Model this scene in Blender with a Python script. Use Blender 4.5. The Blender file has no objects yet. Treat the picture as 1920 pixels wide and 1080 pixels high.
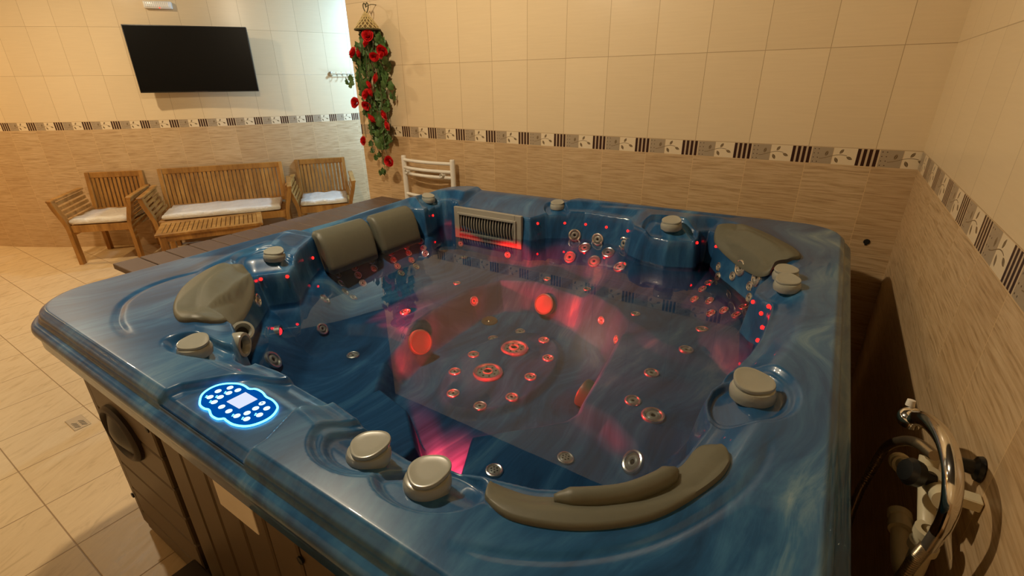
# ---------------------------------------------------------------- tub height field (metres, world frame)
import numpy as np
ZB = 1.25                      # height of the tile border's top edge above the floor
LIP = np.array([(-2.02,-1.76),(-1.97,-1.80),(-1.90,-1.87),(-1.81,-1.965),(-1.735,-2.06),(-1.68,-2.05),(-1.635,-2.055),(-1.585,-2.075),
 (-1.535,-2.105),(-1.47,-2.142),(-1.40,-2.14),(-1.29,-2.13),(-1.2,-2.132),(-1.09,-2.137),(-1.01,-2.147),(-.967,-2.15),(-.86,-2.156),
 (-.817,-2.153),(-.772,-2.148),(-.69,-2.135),(-.608,-2.112),(-.535,-2.07),(-.488,-2.03),(-.443,-1.973),(-.42,-1.89),(-.411,-1.83),
 (-.403,-1.78),(-.423,-1.71),(-.431,-1.675),(-.429,-1.63),(-.415,-1.585),(-.397,-1.525),(-.38,-1.445),(-.369,-1.35),(-.366,-1.18),
 (-.371,-1.10),(-.399,-1.08),(-.428,-1.035),(-.426,-.96),(-.404,-.85),(-.444,-.76),(-.512,-.66),(-.60,-.54),(-.66,-.42),(-.71,-.385),(-.745,-.41),
 (-.745,-.50),(-.845,-.54),(-.956,-.52),(-1.027,-.475),(-1.084,-.373),(-1.335,-.36),(-1.45,-.41),(-1.52,-.46),(-1.565,-.535),
 (-2.03,-.54),(-2.07,-.51),(-2.12,-.50),(-2.165,-.54),(-2.165,-.60),(-2.11,-.745),(-2.165,-.77),(-2.185,-1.07),(-2.215,-1.35),
 (-2.10,-1.52),(-1.95,-1.672)])
FOOT = np.array([(-1.365,-1.78),(-1.20,-1.82),(-1.06,-1.93),(-1.055,-1.985),(-.945,-1.985),(-.955,-1.92),(-1.02,-1.78),(-.905,-1.655),(-.80,-1.53),
 (-.825,-1.265),(-.865,-.985),(-.945,-.89),(-1.135,-.79),(-1.42,-.74),(-1.575,-.80),(-1.63,-.98),(-1.615,-1.335),(-1.54,-1.60),(-1.41,-1.78)])
CPAN = np.array([(-1.384,-2.40),(-1.374,-2.295),(-1.252,-2.134),(-1.23,-2.07),(-1.08,-2.08),(-1.10,-2.20),(-1.06,-2.295),(-1.055,-2.40)])

def poly_sd(x, y, P):
    """signed distance to a closed polygon, positive inside"""
    best = np.full(x.shape, 1e9); wn = np.zeros(x.shape, bool)
    for a, b in zip(P, np.roll(P, -1, 0)):
        e = b-a; wx = x-a[0]; wy = y-a[1]
        t = np.clip((wx*e[0]+wy*e[1])/(e@e), 0, 1)
        best = np.minimum(best, (wx-t*e[0])**2+(wy-t*e[1])**2)
        c = ((a[1] <= y) & (b[1] > y)) | ((b[1] <= y) & (a[1] > y))
        if abs(e[1]) > 1e-12:
            wn ^= c & (x < a[0]+(y-a[1])/e[1]*e[0])
    d = np.sqrt(best)
    return np.where(wn, d, -d)
def line_d(x, y, L):
    best = np.full(x.shape, 1e9); L = np.array(L)
    for a, b in zip(L[:-1], L[1:]):
        e = b-a; wx = x-a[0]; wy = y-a[1]
        t = np.clip((wx*e[0]+wy*e[1])/(e@e), 0, 1)
        best = np.minimum(best, (wx-t*e[0])**2+(wy-t*e[1])**2)
    return np.sqrt(best)
def ss(a, b, v):
    t = np.clip((v-a)/(b-a), 0, 1); return t*t*(3-2*t)
def blend(x, y, pts, sig=.16):
    """inverse-distance blend of values given at points"""
    num = 0; den = 0
    for px, py, v in pts:
        w = np.exp(-((x-px)**2+(y-py)**2)/(2*sig*sig))+1e-9
        num = num+w*v; den = den+w
    return num/den
X0, X1, Y0, Y1 = -2.25, -.203, -2.337, -.275       # outer top edge of the tub
def yback(x): return -.275+.065*np.clip((x+2.1)/1.75, 0, 1)
# knob shelves: centre, radii, rotation, depth, tiers
SHELF = [(-1.50,-2.175,.135,.060,.30,.022,1), (-2.02,-1.70,.125,.115,.7,.022,2), (-2.165,-.63,.075,.085,0,.02,1), (-1.475,-.41,.11,.06,-.6,.018,1),
         (-.86,-.47,.135,.085,-.1,.026,1), (-.358,-1.665,.095,.125,0,.028,2), (-.905,-2.19,.12,.095,.25,.026,2), (-.75,-2.205,.105,.07,.25,.020,1)]
W1 = [(-1.8,-.54,.012),(-1.6,-.54,.012),(-2.0,-.54,.012),(-1.45,-.45,.03),(-.37,-1.3,.03)]
W2 = [(-2.18,-1.3,.17),(-2.18,-.9,.17),(-1.2,-.36,.20),(-.9,-.5,.20),(-.6,-.5,.20),(-.42,-.8,.16),(-1.8,-.54,.03),(-1.6,-.54,.03),(-2.0,-.54,.03),
      (-.37,-1.3,.06),(-.6,-2.1,.10),(-1.1,-2.13,.05),(-1.4,-2.13,.06),(-1.8,-1.95,.16)]
def shell_z(x, y):
    x = np.asarray(x, float); y = np.asarray(y, float)
    s = poly_sd(x, y, LIP)
    # ---- the rim
    rim = -.300-.045*ss(-.085, -.005, s)
    front = ss(-1.9, -2.1, y); rim = rim+front*.012*ss(-.085, -.005, s)
    house = ss(-.02, .02, poly_sd(x, y, np.array([(-2.08,-.16),(-2.05,-.56),(-1.54,-.56),(-1.40,-.16)])))
    rim = rim*(1-house)+house*(-.318-.050*ss(-.30, -.54, y))
    rim = rim-.016*ss(-.004, .012, poly_sd(x, y, CPAN))
    for cx, cy, rx, ry, a, dep, tiers in SHELF:
        c_, s_ = np.cos(a), np.sin(a); u = ((x-cx)*c_+(y-cy)*s_)/rx; v = (-(x-cx)*s_+(y-cy)*c_)/ry
        r = np.sqrt(u*u+v*v); k = .07/min(rx, ry)*.2
        rim = rim-dep*(.5 if tiers == 2 else 1)*ss(1, 1-k, r)
        if tiers == 2: rim = rim-dep*.6*ss(.80, .80-k, r)
    def groove(L, d, w):
        P = np.array(L, float); Q = []
        for i in range(len(P)-1):                      # smooth the traced line
            a = P[max(i-1, 0)]; b = P[i]; c = P[i+1]; e = P[min(i+2, len(P)-1)]
            for t in np.linspace(0, 1, 7)[:-1]: Q.append(.5*(2*b+(c-a)*t+(2*a-5*b+4*c-e)*t*t+(3*b-a-3*c+e)*t**3))
        Q.append(P[-1])
        fade = np.clip(np.minimum(np.hypot(x-P[0][0], y-P[0][1]), np.hypot(x-P[-1][0], y-P[-1][1]))/.06, 0, 1)
        return fade*d*np.exp(-(line_d(x, y, Q)/w)**2)
    rim = rim-groove([(-2.03,-1.93),(-2.05,-2.01),(-2.03,-2.10),(-1.97,-2.175),(-1.90,-2.215),(-1.82,-2.245),(-1.72,-2.26)], .004, .009)
    rim = rim-groove([(-2.03,-1.93),(-2.09,-1.80),(-2.15,-1.62)], .006, .012)
    rim = rim-groove([(-2.222,-1.50),(-2.222,-.80)], .010, .010)
    rim = rim-groove([(-.65,-2.285),(-.57,-2.26),(-.48,-2.205),(-.40,-2.12),(-.335,-2.0),(-.305,-1.895),(-.302,-1.80)], .0035, .008)
    rim = rim-groove([(-1.30,-.30),(-.95,-.285),(-.60,-.265)], .008, .014)
    # ---- the seats under water
    seat = np.full(x.shape, -.635)
    br = poly_sd(x, y, np.array([(-.865,-.985),(-.80,-1.02),(-.70,-1.10),(-.58,-1.13),(-.40,-1.10),(-.2,-1.1),(-.2,-.2),(-1.1,-.2),(-1.1,-.8)]))
    seat = seat+.045*ss(-.05, .03, br)
    rt = poly_sd(x, y, np.array([(-.80,-1.53),(-.70,-1.55),(-.60,-1.62),(-.52,-1.70),(-.35,-1.76),(-.2,-1.76),(-.2,-1.05),(-.9,-1.05)]))
    seat = seat+.030*ss(-.05, .02, rt)*(1-ss(-.05, .03, br))
    fr = poly_sd(x, y, np.array([(-.80,-1.53),(-.70,-1.55),(-.60,-1.62),(-.52,-1.70),(-.35,-1.76),(-.3,-2.3),(-1.02,-2.3),(-1.02,-1.78)]))
    seat = seat-.020*ss(-.03, .03, fr)
    ll = poly_sd(x, y, np.array([(-1.56,-1.45),(-1.66,-1.45),(-1.78,-1.50),(-1.90,-1.58),(-2.3,-1.7),(-2.3,-2.4),(-1.3,-2.4),(-1.40,-1.80)]))
    seat = seat-.030*ss(-.04, .03, ll)
    bk = poly_sd(x, y, np.array([(-1.365,-1.78),(-1.20,-1.82),(-1.06,-1.93),(-1.05,-2.4),(-1.5,-2.4),(-1.44,-1.95)]))
    seat = seat+.035*ss(-.03, .02, bk)
    seat = seat+.010*np.cos(6*x+2*y)*np.sin(5*y+1)
    f = poly_sd(x, y, FOOT)
    wf = blend(x, y, [(-1.6,-1.3,.055),(-1.3,-.76,.06),(-.84,-1.2,.06),(-1.0,-1.95,.03),(-1.2,-1.8,.03)], .25)
    floor = -.775+.022*ss(1.0, .86, np.sqrt(((x+1.235)/.215)**2+((y+1.29)/.345)**2))-.01*np.exp(-((x+1.52)**2+(y+.98)**2)/.01)
    k = ss(-.02, wf, f)
    inside = seat*(1-k)+floor*k
    # ---- the wall between rim and seats
    w1 = blend(x, y, W1+[(-2.15,-1.2,.03),(-1.2,-2.13,.035),(-1.2,-.37,.03),(-.6,-.5,.03),(-1.8,-1.9,.03),(-.5,-2.0,.035)], .14)
    w2 = blend(x, y, W2, .14)
    a = ss(-.010, 1, s/w1*1.0)
    bb = ss(0, 1, (s-.6*w1)/w2)
    wall = rim+(-.505-rim)*np.clip(a, 0, 1)
    z = wall+(inside-(-.505))*bb*np.clip(a, 0, 1)
    z = np.where(s < -.012*0, rim, z)
    # ---- rounded outer edge
    cx, cy = (X0+X1)/2, (Y0+Y1)/2; ys = y-(yback(x)-Y1)*np.clip((y-Y0)/(Y1-Y0), 0, 1)**3
    qx = np.abs(x-cx)-(X1-X0)/2+.17; qy = np.abs(ys-cy)-(Y1-Y0)/2+.17
    d = .17-(np.hypot(np.maximum(qx, 0), np.maximum(qy, 0))+np.minimum(np.maximum(qx, qy), 0))
    z = z-.010*ss(.016, -.001, d)
    return z+ZB
def shell_n(x, y, e=.006):
    gx = (shell_z(x+e, y)-shell_z(x-e, y))/(2*e); gy = (shell_z(x, y+e)-shell_z(x, y-e))/(2*e)
    n = np.stack([-gx, -gy, np.ones_like(gx)], -1); return n/np.linalg.norm(n, axis=-1, keepdims=True)

# ---------------------------------------------------------------- scene helpers
import bpy, bmesh, math, random
from mathutils import Vector, Matrix, Euler
random.seed(7)
SC = bpy.context.scene
COL = SC.collection
PI = math.pi
def V(*a): return Vector(a)
def tag(o, label=None, cat=None, group=None, kind=None):
    if label: o['label'] = label
    if cat: o['category'] = cat
    if group: o['group'] = group
    if kind: o['kind'] = kind
    return o
def empty(name, loc=(0,0,0), rz=0.):
    o = bpy.data.objects.new(name, None); COL.objects.link(o)
    o.location = loc; o.rotation_euler = (0,0,rz); o.empty_display_size = .1
    return o
def obj(name, bm, mat, parent=None, smooth=True, angle=35, loc=None, rot=None):
    me = bpy.data.meshes.new(name)
    bmesh.ops.recalc_face_normals(bm, faces=bm.faces[:])
    bm.to_mesh(me); bm.free()
    return link(name, me, mat, parent, smooth, angle, loc, rot)
def link(name, me, mat, parent=None, smooth=True, angle=35, loc=None, rot=None):
    if isinstance(mat, (list, tuple)):
        for m in mat: me.materials.append(m)
    elif mat: me.materials.append(mat)
    if smooth:
        me.polygons.foreach_set('use_smooth', [True]*len(me.polygons))
        if angle < 180: me.set_sharp_from_angle(angle=math.radians(angle))
    o = bpy.data.objects.new(name, me); COL.objects.link(o)
    if parent: o.parent = parent
    if loc: o.location = loc
    if rot: o.rotation_euler = rot
    return o
def copy_tree(o, parent=None):
    c = o.copy(); COL.objects.link(c)
    if parent: c.parent = parent
    for ch in list(o.children): copy_tree(ch, c)
    return c
def merge(bm, other, M=None):
    me = bpy.data.meshes.new('tmp'); other.to_mesh(me); other.free()
    if M is not None: me.transform(M)
    bm.from_mesh(me); bpy.data.meshes.remove(me)
def box(bm, x0, x1, y0, y1, z0, z1, bev=0., seg=2, M=None):
    b = bmesh.new(); bmesh.ops.create_cube(b, size=1)
    for v in b.verts: v.co = V(x0+(v.co.x+.5)*(x1-x0), y0+(v.co.y+.5)*(y1-y0), z0+(v.co.z+.5)*(z1-z0))
    if bev > 0: bmesh.ops.bevel(b, geom=b.edges[:], offset=bev, segments=seg, profile=.5, affect='EDGES')
    merge(bm, b, M)
def lathe(bm, prof, n=24, M=None, squash=None):
    """prof: (r, z) list from bottom to top; closed with caps when r = 0 is given"""
    b = bmesh.new(); rings = []
    for r, z in prof:
        if r <= 1e-6: rings.append([b.verts.new((0,0,z))])
        else: rings.append([b.verts.new((r*math.cos(2*PI*i/n), r*math.sin(2*PI*i/n), z)) for i in range(n)])
    for A, B in zip(rings[:-1], rings[1:]):
        for i in range(n):
            j = (i+1) % n
            if len(A) == 1 and len(B) == 1: continue
            if len(A) == 1: b.faces.new((A[0], B[i], B[j]))
            elif len(B) == 1: b.faces.new((A[i], A[j], B[0]))
            else: b.faces.new((A[i], A[j], B[j], B[i]))
    merge(bm, b, M)
def tube(bm, pts, r, n=10, cap=True, closed=False):
    pts = [Vector(p) for p in pts]; m = len(pts)
    rs = r if isinstance(r, (list, tuple)) else [r]*m
    up = None; rings = []
    for i, p in enumerate(pts):
        if closed: d = pts[(i+1) % m]-pts[i-1]
        else: d = pts[min(i+1, m-1)]-pts[max(i-1, 0)]
        d.normalize()
        if up is None: up = Vector((0,0,1)) if abs(d.z) < .9 else Vector((1,0,0))
        s = d.cross(up); s.normalize(); up = s.cross(d); up.normalize()
        rings.append([bm.verts.new(p+rs[i]*(math.cos(2*PI*k/n)*s+math.sin(2*PI*k/n)*up)) for k in range(n)])
    for a in range(m if closed else m-1):
        A, B = rings[a], rings[(a+1) % m]
        for k in range(n): bm.faces.new((A[k], A[(k+1) % n], B[(k+1) % n], B[k]))
    if cap and not closed:
        bm.faces.new(rings[0][::-1]); bm.faces.new(rings[-1])
def spline(pts, n=8, closed=False):
    P = [Vector(p) for p in pts]; out = []; m = len(P)
    for i in range(m if closed else m-1):
        a = P[(i-1) % m] if closed or i > 0 else P[0]*2-P[1]
        b = P[i]; c = P[(i+1) % m]; d = P[(i+2) % m] if closed or i+2 < m else P[-1]*2-P[-2]
        for k in range(n):
            t = k/n
            out.append(.5*((2*b)+(c-a)*t+(2*a-5*b+4*c-d)*t*t+(3*b-a-3*c+d)*t**3))
    if not closed: out.append(P[-1])
    return out
def prism(bm, poly, z0, z1, bev=0., seg=2, M=None):
    b = bmesh.new()
    f = b.faces.new([b.verts.new((p[0], p[1], z0)) for p in poly])
    r = bmesh.ops.extrude_face_region(b, geom=[f])
    for v in r['geom']:
        if isinstance(v, bmesh.types.BMVert): v.co.z = z1
    if bev > 0:
        top = [e for e in b.edges if all(abs(v.co.z-z1) < 1e-7 for v in e.verts)]
        bmesh.ops.bevel(b, geom=top, offset=bev, segments=seg, profile=.5, affect='EDGES')
    merge(bm, b, M)
def beam(bm, p, q, w, h, bev=.003, up=(0,0,1)):
    """rectangular bar from p to q, w wide sideways, h tall along up"""
    p = Vector(p); q = Vector(q); d = (q-p); L = d.length; d.normalize()
    up = Vector(up); s = d.cross(up); s.normalize(); u = s.cross(d)
    M = Matrix(((d.x, s.x, u.x, p.x), (d.y, s.y, u.y, p.y), (d.z, s.z, u.z, p.z), (0,0,0,1)))
    box(bm, 0, L, -w/2, w/2, -h/2, h/2, bev, 1, M)
def frame_z(loc, n, spin=0.):
    """matrix whose z axis is n"""
    n = Vector(n).normalized(); a = Vector((0,0,1)) if abs(n.z) < .95 else Vector((0,1,0))
    x = a.cross(n); x.normalize(); y = n.cross(x)
    return Matrix.Translation(Vector(loc)) @ Matrix(((x.x,y.x,n.x,0),(x.y,y.y,n.y,0),(x.z,y.z,n.z,0),(0,0,0,1))) @ Matrix.Rotation(spin, 4, 'Z')
# ---------------------------------------------------------------- node helpers
class NT:
    def __init__(s, name):
        s.mat = bpy.data.materials.new(name); s.mat.use_nodes = True
        s.t = s.mat.node_tree; s.t.nodes.clear()
        s.out = s.t.nodes.new('ShaderNodeOutputMaterial')
    def n(s, typ, **kw):
        nd = s.t.nodes.new(typ)
        for k, v in kw.items(): setattr(nd, k, v)
        return nd
    def put(s, inp, v):
        if isinstance(v, bpy.types.NodeSocket): s.t.links.new(v, inp)
        elif isinstance(v, (tuple, list)) and len(v) == 3 and inp.type == 'RGBA': inp.default_value = (*v, 1)
        else: inp.default_value = v
    def m(s, op, a, b=0., c=0., clamp=False):
        nd = s.n('ShaderNodeMath', operation=op, use_clamp=clamp)
        s.put(nd.inputs[0], a); s.put(nd.inputs[1], b); s.put(nd.inputs[2], c)
        return nd.outputs[0]
    def mix(s, f, a, b, mode='MIX'):
        nd = s.n('ShaderNodeMix', data_type='RGBA', blend_type=mode)
        s.put(nd.inputs[0], f); s.put(nd.inputs[6], a); s.put(nd.inputs[7], b)
        return nd.outputs[2]
    def sep(s, v):
        nd = s.n('ShaderNodeSeparateXYZ'); s.put(nd.inputs[0], v); return nd.outputs
    def comb(s, x, y, z=0.):
        nd = s.n('ShaderNodeCombineXYZ')
        for i, v in enumerate((x, y, z)): s.put(nd.inputs[i], v)
        return nd.outputs[0]
    def coord(s, which='Object'): return s.n('ShaderNodeTexCoord').outputs[which]
    def noise(s, vec, scale=5., detail=4., rough=.5, dist=0., out='Fac'):
        nd = s.n('ShaderNodeTexNoise'); s.put(nd.inputs['Vector'], vec)
        nd.inputs['Scale'].default_value = scale; nd.inputs['Detail'].default_value = detail
        nd.inputs['Roughness'].default_value = rough; nd.inputs['Distortion'].default_value = dist
        return nd.outputs[out]
    def vmul(s, v, k):
        nd = s.n('ShaderNodeVectorMath', operation='MULTIPLY'); s.put(nd.inputs[0], v); nd.inputs[1].default_value = k; return nd.outputs[0]
    def vadd(s, a, b):
        nd = s.n('ShaderNodeVectorMath', operation='ADD'); s.put(nd.inputs[0], a); s.put(nd.inputs[1], b); return nd.outputs[0]
    def ramp(s, f, stops, interp='LINEAR'):
        nd = s.n('ShaderNodeValToRGB'); s.put(nd.inputs[0], f); cr = nd.color_ramp; cr.interpolation = interp
        while len(cr.elements) < len(stops): cr.elements.new(.5)
        for e, (p, c) in zip(cr.elements, stops):
            e.position = p; e.color = (*c, 1) if len(c) == 3 else c
        return nd.outputs[0]
    def step(s, v, a, b):
        nd = s.n('ShaderNodeMapRange', interpolation_type='SMOOTHSTEP'); s.put(nd.inputs[0], v)
        nd.inputs[1].default_value = a; nd.inputs[2].default_value = b; return nd.outputs[0]
    def bump(s, h, strength=.2, dist=.01):
        nd = s.n('ShaderNodeBump'); s.put(nd.inputs['Height'], h); nd.inputs['Strength'].default_value = strength
        nd.inputs['Distance'].default_value = dist; return nd.outputs[0]
    def bsdf(s, color, rough=.5, metal=0., spec=.5, normal=None, coat=0., emit=None, estr=0., coat_rough=.03):
        b = s.n('ShaderNodeBsdfPrincipled')
        s.put(b.inputs['Base Color'], color); s.put(b.inputs['Roughness'], rough); s.put(b.inputs['Metallic'], metal)
        s.put(b.inputs['Specular IOR Level'], spec); s.put(b.inputs['Coat Weight'], coat); b.inputs['Coat Roughness'].default_value = coat_rough; b.inputs['Coat IOR'].default_value = 1.48
        if normal is not None: s.put(b.inputs['Normal'], normal)
        if emit is not None: s.put(b.inputs['Emission Color'], emit); s.put(b.inputs['Emission Strength'], estr)
        s.t.links.new(b.outputs[0], s.out.inputs[0]); return s.mat
def simple(name, color, rough=.5, metal=0., spec=.5, coat=0., var=.0, scale=30., bump=0.):
    N = NT(name)
    f = N.noise(N.coord(), scale, 3)
    c = N.mix(f, tuple(x*(1-var) for x in color), tuple(min(1, x*(1+var)) for x in color))
    return N.bsdf(c, rough, metal, spec, N.bump(f, bump) if bump else None, coat)
def emit(name, color, strength):
    N = NT(name); e = N.n('ShaderNodeEmission'); N.put(e.inputs[0], color); e.inputs[1].default_value = strength
    N.t.links.new(e.outputs[0], N.out.inputs[0]); return N.mat
# ---------------------------------------------------------------- materials
def wall_tiles(name):
    N = NT(name)
    uv = N.coord('UV'); u, v, _ = N.sep(uv)          # u: 0 where a border motif starts; v: 0 at the border's top edge
    P = .25
    tu = N.m('MODULO', N.m('ADD', u, 100*P), P)      # within one motif
    ju = N.m('MODULO', N.m('ADD', u, 100*P-.0615), P)
    gu = N.m('MINIMUM', ju, N.m('SUBTRACT', P, ju))
    upper = N.m('GREATER_THAN', v, 0.); lower = N.m('LESS_THAN', v, -.075)
    ru = N.m('MODULO', v, .4); gr = N.m('MINIMUM', ru, N.m('SUBTRACT', .4, ru))
    vl = N.m('SUBTRACT', -.075, v); rl = N.m('MODULO', vl, .4); gl = N.m('MINIMUM', rl, N.m('SUBTRACT', .4, rl))
    up_line = N.m('LESS_THAN', N.m('MINIMUM', gu, gr), .0013)
    lo_line = N.m('LESS_THAN', N.m('MINIMUM', gu, gl), .0013)
    # tile faces
    col_id = N.m('FLOOR', N.m('DIVIDE', N.m('ADD', u, 100*P-.0615), P))
    rows = N.m('FLOOR', N.m('DIVIDE', N.m('ADD', v, 20.), .4))
    wn = N.n('ShaderNodeTexWhiteNoise', noise_dimensions='2D'); N.put(wn.inputs['Vector'], N.comb(col_id, rows)); rnd = wn.outputs['Value']
    fine = N.noise(N.comb(N.m('MULTIPLY', u, 6.), N.m('MULTIPLY', v, 120.), rnd), 1., 3, .6)
    creamf = N.m('ADD', N.m('MULTIPLY', fine, .6), N.m('MULTIPLY', rnd, .4))
    cream = N.mix(creamf, (.68,.535,.335), (.80,.645,.42))
    cream = N.mix(up_line, cream, (.45,.325,.185))
    shift = N.noise(N.comb(N.m('MULTIPLY', u, 3.), N.m('MULTIPLY', v, 9.), rnd), 1., 2)
    gz = N.noise(N.comb(N.m('MULTIPLY', u, 7.), N.m('ADD', N.m('MULTIPLY', v, 150.), N.m('MULTIPLY', shift, 4.)), N.m('MULTIPLY', rnd, 40.)), 1., 5, .65)
    grain = N.ramp(gz, [(.25,(.27,.165,.078)), (.42,(.48,.325,.170)), (.55,(.59,.42,.24)), (.75,(.67,.50,.30))])
    grain = N.mix(N.m('MULTIPLY', rnd, .3), grain, (0.400,0.244,0.112))
    grain = N.mix(lo_line, grain, (0.660,0.461,0.244))
    # border motif
    vv = N.m('ADD', v, .075)
    st = N.m('MULTIPLY', N.m('LESS_THAN', N.m('MODULO', tu, .0208), .0125), N.m('LESS_THAN', tu, .078))
    bg = N.mix(N.m('GREATER_THAN', tu, .079), (.56,.43,.28), (.40,.315,.215))
    bg = N.mix(N.m('GREATER_THAN', tu, .162), bg, (.80,.66,.45))
    bn = N.noise(N.comb(N.m('MULTIPLY', u, 30.), N.m('MULTIPLY', v, 300.)), 1., 3)
    bg = N.mix(N.m('MULTIPLY', bn, .14), bg, (0.250,0.165,0.092))
    for a in (.079, .162): bg = N.mix(N.m('LESS_THAN', N.m('ABSOLUTE', N.m('SUBTRACT', tu, a)), .0012), bg, (0.750,0.574,0.343))
    du = N.m('MODULO', N.m('SUBTRACT', tu, .0885-.0075), .016); dv = N.m('MODULO', vv, .0185)
    dots = N.m('MULTIPLY', N.m('LESS_THAN', N.m('ADD', N.m('POWER', N.m('SUBTRACT', du, .0075), 2.), N.m('POWER', N.m('SUBTRACT', dv, .0095), 2.)), .0000045),
               N.m('MULTIPLY', N.m('GREATER_THAN', tu, .083), N.m('LESS_THAN', tu, .113)))
    bg = N.mix(dots, bg, (0.060,0.026,0.013))
    stem = N.m('MULTIPLY', N.m('LESS_THAN', N.m('ABSOLUTE', N.m('SUBTRACT', vv, N.m('ADD', .034, N.m('MULTIPLY', .010, N.m('SINE', N.m('MULTIPLY', N.m('SUBTRACT', tu, .15), 38.)))))), .0012),
               N.m('MULTIPLY', N.m('GREATER_THAN', tu, .112), N.m('LESS_THAN', tu, .215)))
    bg = N.mix(stem, bg, (0.200,0.135,0.066))
    for cu, cv, an, hl, hw in ((.137,.047,78,.0125,.0058), (.192,.058,58,.0125,.0058), (.178,.020,118,.0135,.0062), (.225,.031,155,.0135,.0058)):
        c_, s_ = math.cos(math.radians(an)), math.sin(math.radians(an))
        x = N.m('SUBTRACT', tu, cu); y = N.m('SUBTRACT', vv, cv)
        a = N.m('ADD', N.m('MULTIPLY', x, c_), N.m('MULTIPLY', y, s_)); b = N.m('SUBTRACT', N.m('MULTIPLY', y, c_), N.m('MULTIPLY', x, s_))
        # a pointed leaf: |b| < hw * (1 - (a/hl)^2)
        w = N.m('MULTIPLY', hw, N.m('SUBTRACT', 1., N.m('POWER', N.m('ABSOLUTE', N.m('DIVIDE', a, hl)), 2.)))
        leaf = N.m('LESS_THAN', N.m('ABSOLUTE', b), w)
        rib = N.m('LESS_THAN', N.m('ABSOLUTE', b), .0007)
        bg = N.mix(leaf, bg, N.mix(rib, (0.155,0.104,0.053), (0.400,0.287,0.158)))
    border = N.mix(st, bg, (0.035,0.009,0.005))
    edge = N.m('MAXIMUM', N.m('LESS_THAN', vv, .0018), N.m('GREATER_THAN', vv, .0732))
    border = N.mix(edge, border, (0.580,0.409,0.218))
    col = N.mix(upper, border, cream); col = N.mix(lower, col, grain)
    rough = N.m('ADD', .28, N.m('MULTIPLY', lower, .14))
    line = N.m('MAXIMUM', N.m('MULTIPLY', upper, up_line), N.m('MULTIPLY', lower, lo_line))
    h = N.m('SUBTRACT', N.m('MULTIPLY', N.m('MULTIPLY', gz, lower), .25), line)
    return N.bsdf(col, rough, 0, .4, N.bump(h, .35, .002))
def floor_tiles():
    N = NT('floor_tile'); x, y, z = N.sep(N.coord('Object'))
    P = 1/3
    a = N.m('MODULO', N.m('ADD', x, 30*P-.333+2.66), P); b = N.m('MODULO', N.m('ADD', y, 30*P+2.463), P)
    g = N.m('MINIMUM', N.m('MINIMUM', a, N.m('SUBTRACT', P, a)), N.m('MINIMUM', b, N.m('SUBTRACT', P, b)))
    ids = N.comb(N.m('FLOOR', N.m('DIVIDE', N.m('ADD', x, 30*P-.333+2.66), P)), N.m('FLOOR', N.m('DIVIDE', N.m('ADD', y, 30*P+2.463), P)))
    wn = N.n('ShaderNodeTexWhiteNoise', noise_dimensions='2D'); N.put(wn.inputs['Vector'], ids); rnd = wn.outputs['Value']
    vein = N.noise(N.comb(N.m('ADD', N.m('MULTIPLY', x, 22.), N.m('MULTIPLY', y, 10.)), N.m('MULTIPLY', y, 7.), N.m('MULTIPLY', rnd, 30.)), 1., 5, .65, 1.2)
    c = N.ramp(vein, [(.30,(0.520,0.365,0.191)), (.45,(0.660,0.487,0.277)), (.7,(0.720,0.548,0.323))])
    c = N.mix(N.m('MULTIPLY', rnd, .25), c, (0.580,0.426,0.244))
    c = N.mix(N.m('LESS_THAN', g, .0022), c, (0.300,0.183,0.086))
    return N.bsdf(c, N.m('ADD', .3, N.m('MULTIPLY', vein, .2)), 0, .4, N.bump(N.step(g, .0, .004), .3, .002))
def acrylic():
    N = NT('marbled_blue_acrylic'); p = N.coord('Object')
    w = N.noise(N.vmul(p, (1.3,1.3,1.3)), 1., 2, .5, 0., 'Color')
    sub = N.n('ShaderNodeVectorMath', operation='SUBTRACT'); N.put(sub.inputs[0], w); sub.inputs[1].default_value = (.5,.5,.5)
    q = N.vadd(p, N.vmul(sub.outputs[0], (.55,.9,.2)))
    streak = N.noise(N.vmul(q, (7.,1.5,2.5)), 1., 6, .62, .5)
    thin = N.noise(N.vmul(q, (26.,3.5,6.)), 1., 5, .65, .8)
    f = N.m('ADD', N.m('MULTIPLY', streak, .72), N.m('MULTIPLY', thin, .28))
    px_ = N.m('ADD', N.sep(q)[0], -.955)                    # a band of paler marbling runs down the right-hand rim
    band = N.m('POWER', 2.718, N.m('MULTIPLY', -1., N.m('POWER', N.m('ABSOLUTE', N.m('DIVIDE', px_, .045)), 2.)))
    f = N.m('ADD', f, N.m('MULTIPLY', band, N.m('MULTIPLY', thin, .24)))
    col = N.ramp(f, [(.34,(.010,.042,.112)), (.49,(.019,.090,.225)), (.58,(.042,.148,.305)), (.68,(.125,.250,.365)), (.80,(.33,.43,.46))])
    wet = N.step(N.sep(p)[2], ZB-.500, ZB-.480)          # under water the gloss all but vanishes
    return N.bsdf(col, N.m('SUBTRACT', .45, N.m('MULTIPLY', wet, .15)), 0, N.m('ADD', .06, N.m('MULTIPLY', wet, .20)), None, N.m('MULTIPLY', wet, .40), coat_rough=.022)
def wood(name, dark, mid, light, scale=1.):
    N = NT(name); p = N.coord('Object')
    w = N.noise(N.vmul(p, (9*scale,9*scale,2.2*scale)), 1., 4, .6, .6)
    g = N.noise(N.vmul(p, (70*scale,70*scale,9*scale)), 1., 3, .6)
    f = N.m('ADD', N.m('MULTIPLY', w, .75), N.m('MULTIPLY', g, .25))
    c = N.ramp(f, [(.28,dark), (.5,mid), (.72,light)])
    return N.bsdf(c, .42, 0, .4, N.bump(g, .08, .003))
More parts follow.
